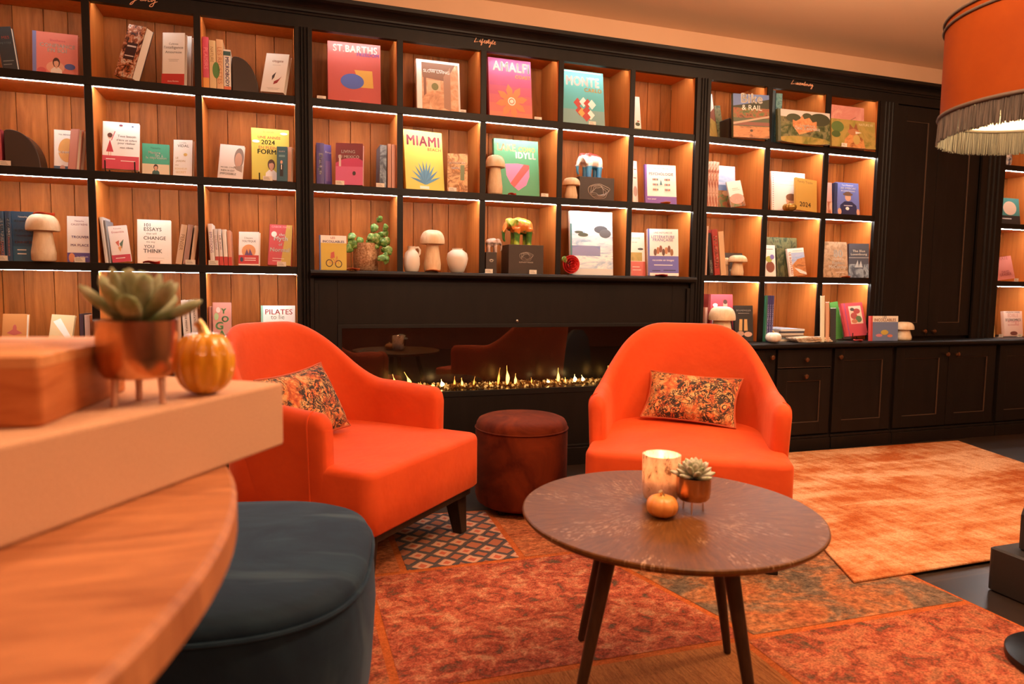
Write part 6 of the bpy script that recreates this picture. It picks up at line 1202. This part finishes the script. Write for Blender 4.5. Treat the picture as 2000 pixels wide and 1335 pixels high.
def ivy(path, nleaf, ls, seed):
    rnd = random.Random(seed); P = [Vector(p)-Vector(c) for p in path]; Q = []
    for i in range(len(P)-1):
        p0, p1, p2, p3 = P[max(i-1, 0)], P[i], P[i+1], P[min(i+2, len(P)-1)]
        for k in range(5):
            u = k/5; Q.append(0.5*((2*p1)+(p2-p0)*u+(2*p0-5*p1+4*p2-p3)*u*u+(3*p1-p0-3*p2+p3)*u**3))
    Q.append(P[-1]); b = MB(); b.tube(Q, 0.0013, STEM, 5); b.build('stem', t)
    for i in range(nleaf):
        q = Q[int((i+1)/nleaf*(len(Q)-1))]; s = ls*rnd.uniform(.75, 1.15); b = MB()
        b.M = Matrix.Translation(q) @ Matrix.Rotation(rnd.uniform(-.6, .6), 4, 'Z') @ Matrix.Rotation(rnd.uniform(-.5, .5), 4, 'X') @ Matrix.Rotation(rnd.uniform(-1.2, 1.2), 4, 'Y')
        rows = []
        for k in range(8):
            u = k/7; w = s*0.5*(math.sin(math.pi*min(1, 0.16+u*0.86))**0.8); w = max(w, 0.0004)
            rows.append([(w*v, -0.010-0.004*(1-abs(v))-0.006*math.sin(u*3), -s*(u-0.12)) for v in (-1, -.5, 0, .5, 1)])
        b.grid(rows, IVY); o = b.build('leaf', t, 80); sm = o.modifiers.new('thick', 'SOLIDIFY'); sm.thickness = 0.0006
S0 = Vector((c.x, c.y, c.z+H*.9)); A_ = lambda px, py, y: atY(px, py, y)
ivy([S0, A_(738, 470, .06), A_(748, 458, .05), A_(737, 445, .05), A_(736, 424, .06)], 5, 0.044, 1)
ivy([S0, A_(742, 466, .05), A_(753, 470, .04), A_(754, 488, .02), A_(751, 504, .01)], 7, 0.042, 2)
ivy([S0, A_(700, 463, .05), A_(690, 462, .04), A_(684, 470, .04), A_(683, 480, .04)], 5, 0.046, 3)
ivy([S0, A_(725, 462, .04), A_(732, 460, .03), A_(728, 466, .03)], 5, 0.05, 4)
ivy([S0, A_(748, 452, .05), A_(752, 445, .05), A_(753, 441, .05)], 3, 0.034, 6)
ivy([S0, A_(745, 480, .03), A_(752, 500, .01), A_(746, 503, -.005), A_(752, 504, -.01)], 6, 0.04, 8)

# ---- red rose
ROSE = mat('rose_petal', (0.62, 0.025, 0.022), 0.45); c = atrow(1115, 'M', -0.012)
t = thing('rose', 'red rose head lying before the pale lake hardback on the mantel', 'flower', (c.x, c.y, c.z+0.008))
rr = (atY(1131, 520, -0.012).x-atY(1098, 520, -0.012).x)/2; rnd = random.Random(4)
for ring, (n, ra, tl) in enumerate(((3, .28, .15), (4, .52, .4), (5, .78, .75), (6, 1.0, 1.1))):
    for k in range(n):
        a = 2*math.pi*(k+ring*0.4)/n; b = MB(); rows = []
        for j in range(6):
            v = j/5; rows.append([(rr*ra*(0.35+0.65*v**.6)*math.cos(a+u*(1.5-ring*.15)), rr*0.55*(1-v)-rr*(0.85-ra*0.8)*v, rr*ra*(0.35+0.65*v**.6)*math.sin(a+u*(1.5-ring*.15))) for u in [x/6-.5 for x in range(7)]])
        b.grid([[(x, y, z+rr*0.98) for x, y, z in row] for row in rows], ROSE); o = b.build('petal', t, 80); sm = o.modifiers.new('thick', 'SOLIDIFY'); sm.thickness = 0.0008
b = MB(); b.tube([(0, rr*.5, rr), (-rr*.4, rr*.5, rr*1.0), (-rr*.85, rr*.2, rr*1.5)], 0.002, STEM, 6); leaf_loft(b, IVY, (-rr*.5, rr*.1, rr*1.2), (-rr*1.0, -rr*.1, rr*1.75), rr*.3, rr*.05, (0, 1, 0)); b.build('stem', t, 60)

# ---- pumpkins among the books
c = atrow(1510, 4, -0.09); pumpkin('small white pumpkin before the indigo spines on the worktop', c, 0.047, 0.064, PUMP_W, 0.7, 8, 'little pumpkins on the shelves')
c = atrow(1546, 2, -0.0); pumpkin('small gilded glass pumpkin before the spiral notebook', (c.x, 0.02, c.z), 0.043, 0.050, PUMP_G, 0.8, 9, 'little pumpkins on the shelves')

# ---- magazines and newspapers on the worktop
MAGS = [(0.19, 0.24, '#d8c8b0', 0.05), (0.20, 0.24, '#8a9aa8', -0.06), (0.19, 0.24, '#6a5a50', 0.10), (0.20, 0.24, '#c8b8a8', 0.02), (0.19, 0.24, '#3a3a4a', -0.04), (0.19, 0.24, '#dcd4cc', 0.08)]
c = atrow(1550, 4, -0.04); z = c.z
for i, (w, l, col, rz) in enumerate(MAGS):
    b = MB(); hh = 0.0115; b.box(-w/2, w/2, 0, l, 0, hh, PAPER, None); b.box(-w/2-0.0005, w/2+0.0005, -0.0008, l, hh, hh+0.0006, PH['mag'] if i == 5 else ink(col)); b.box(-w/2-0.0005, w/2+0.0005, -0.0012, -0.0002, 0, hh, ink(col))
    o = b.build('magazine', loc=(c.x-0.005+0.008*(i % 3), -0.015, z)); o.rotation_euler = (0, 0, rz*0.6); z += hh+0.0012
    tag(o, 'blue covered magazine on top of the pile in the worktop cell' if i == 5 else ['lowest magazine of the pile, cream edged', 'grey blue magazine second from the bottom of the pile', 'brown magazine third from the bottom of the pile', 'beige magazine in the upper half of the pile', 'dark magazine just below the blue covered one'][i], 'magazine', 'magazines piled in the worktop cell')
c = atrow(1592, 4, -0.1); z = c.z
for i in range(3):
    b = MB(); w, l, hh = 0.27, 0.085, 0.0085; n = 10
    rows = [[(x, y, 0.0+0.002*math.sin(x*30+i)) for x in [-w/2+w*k/n for k in range(n+1)]] for y in (0, l)]
    up = [[(x, y+0.003*math.sin(x*50+i), hh+0.002*math.sin(x*30+i)) for x in [-w/2+w*k/n for k in range(n+1)]] for y in (0, l)]
    ring = [rows[0][k] for k in range(n+1)]+[up[0][k] for k in range(n, -1, -1)]; ring2 = [rows[1][k] for k in range(n+1)]+[up[1][k] for k in range(n, -1, -1)]
    b.grid([ring, ring2], PH['newsprint'], cu=True, smooth=False, cap0=True, cap1=True)
    o = b.build('newspaper', loc=(c.x-0.012*i, c.y-0.01, z+0.0022)); o.rotation_euler = (0, 0, 0.04*(i-1)); z += hh+0.0012
    tag(o, ['lowest folded newspaper at the worktop edge', 'middle folded newspaper at the worktop edge', 'topmost folded newspaper at the worktop edge'][i], 'newspaper', 'folded newspapers on the worktop')
# ---- small blue and white figure at the far right
c = atrow(1964, 1, 0.03); m_ = mat('blue_white_glaze', (0.3, 0.36, 0.45), 0.3); t_ = NT(m_); _n = t_.noise(t_.coords(), 30, 3); t_.color(t_.ramp(_n, ((0.4, '#3a4a6a'), (0.6, '#e8dcd8'))))
b = MB(); b.lathe([(0.03, 0), (0.034, 0.01), (0.036, 0.05), (0.028, 0.09), (0.02, 0.11), (0.024, 0.13), (0.018, 0.15), (0.004, 0.158)], m_, 28)
tag(b.build('figurine', auto=60, loc=(c.x, c.y, c.z)), 'blue and white glazed figurine under the lamp fringe at far right', 'figurine')
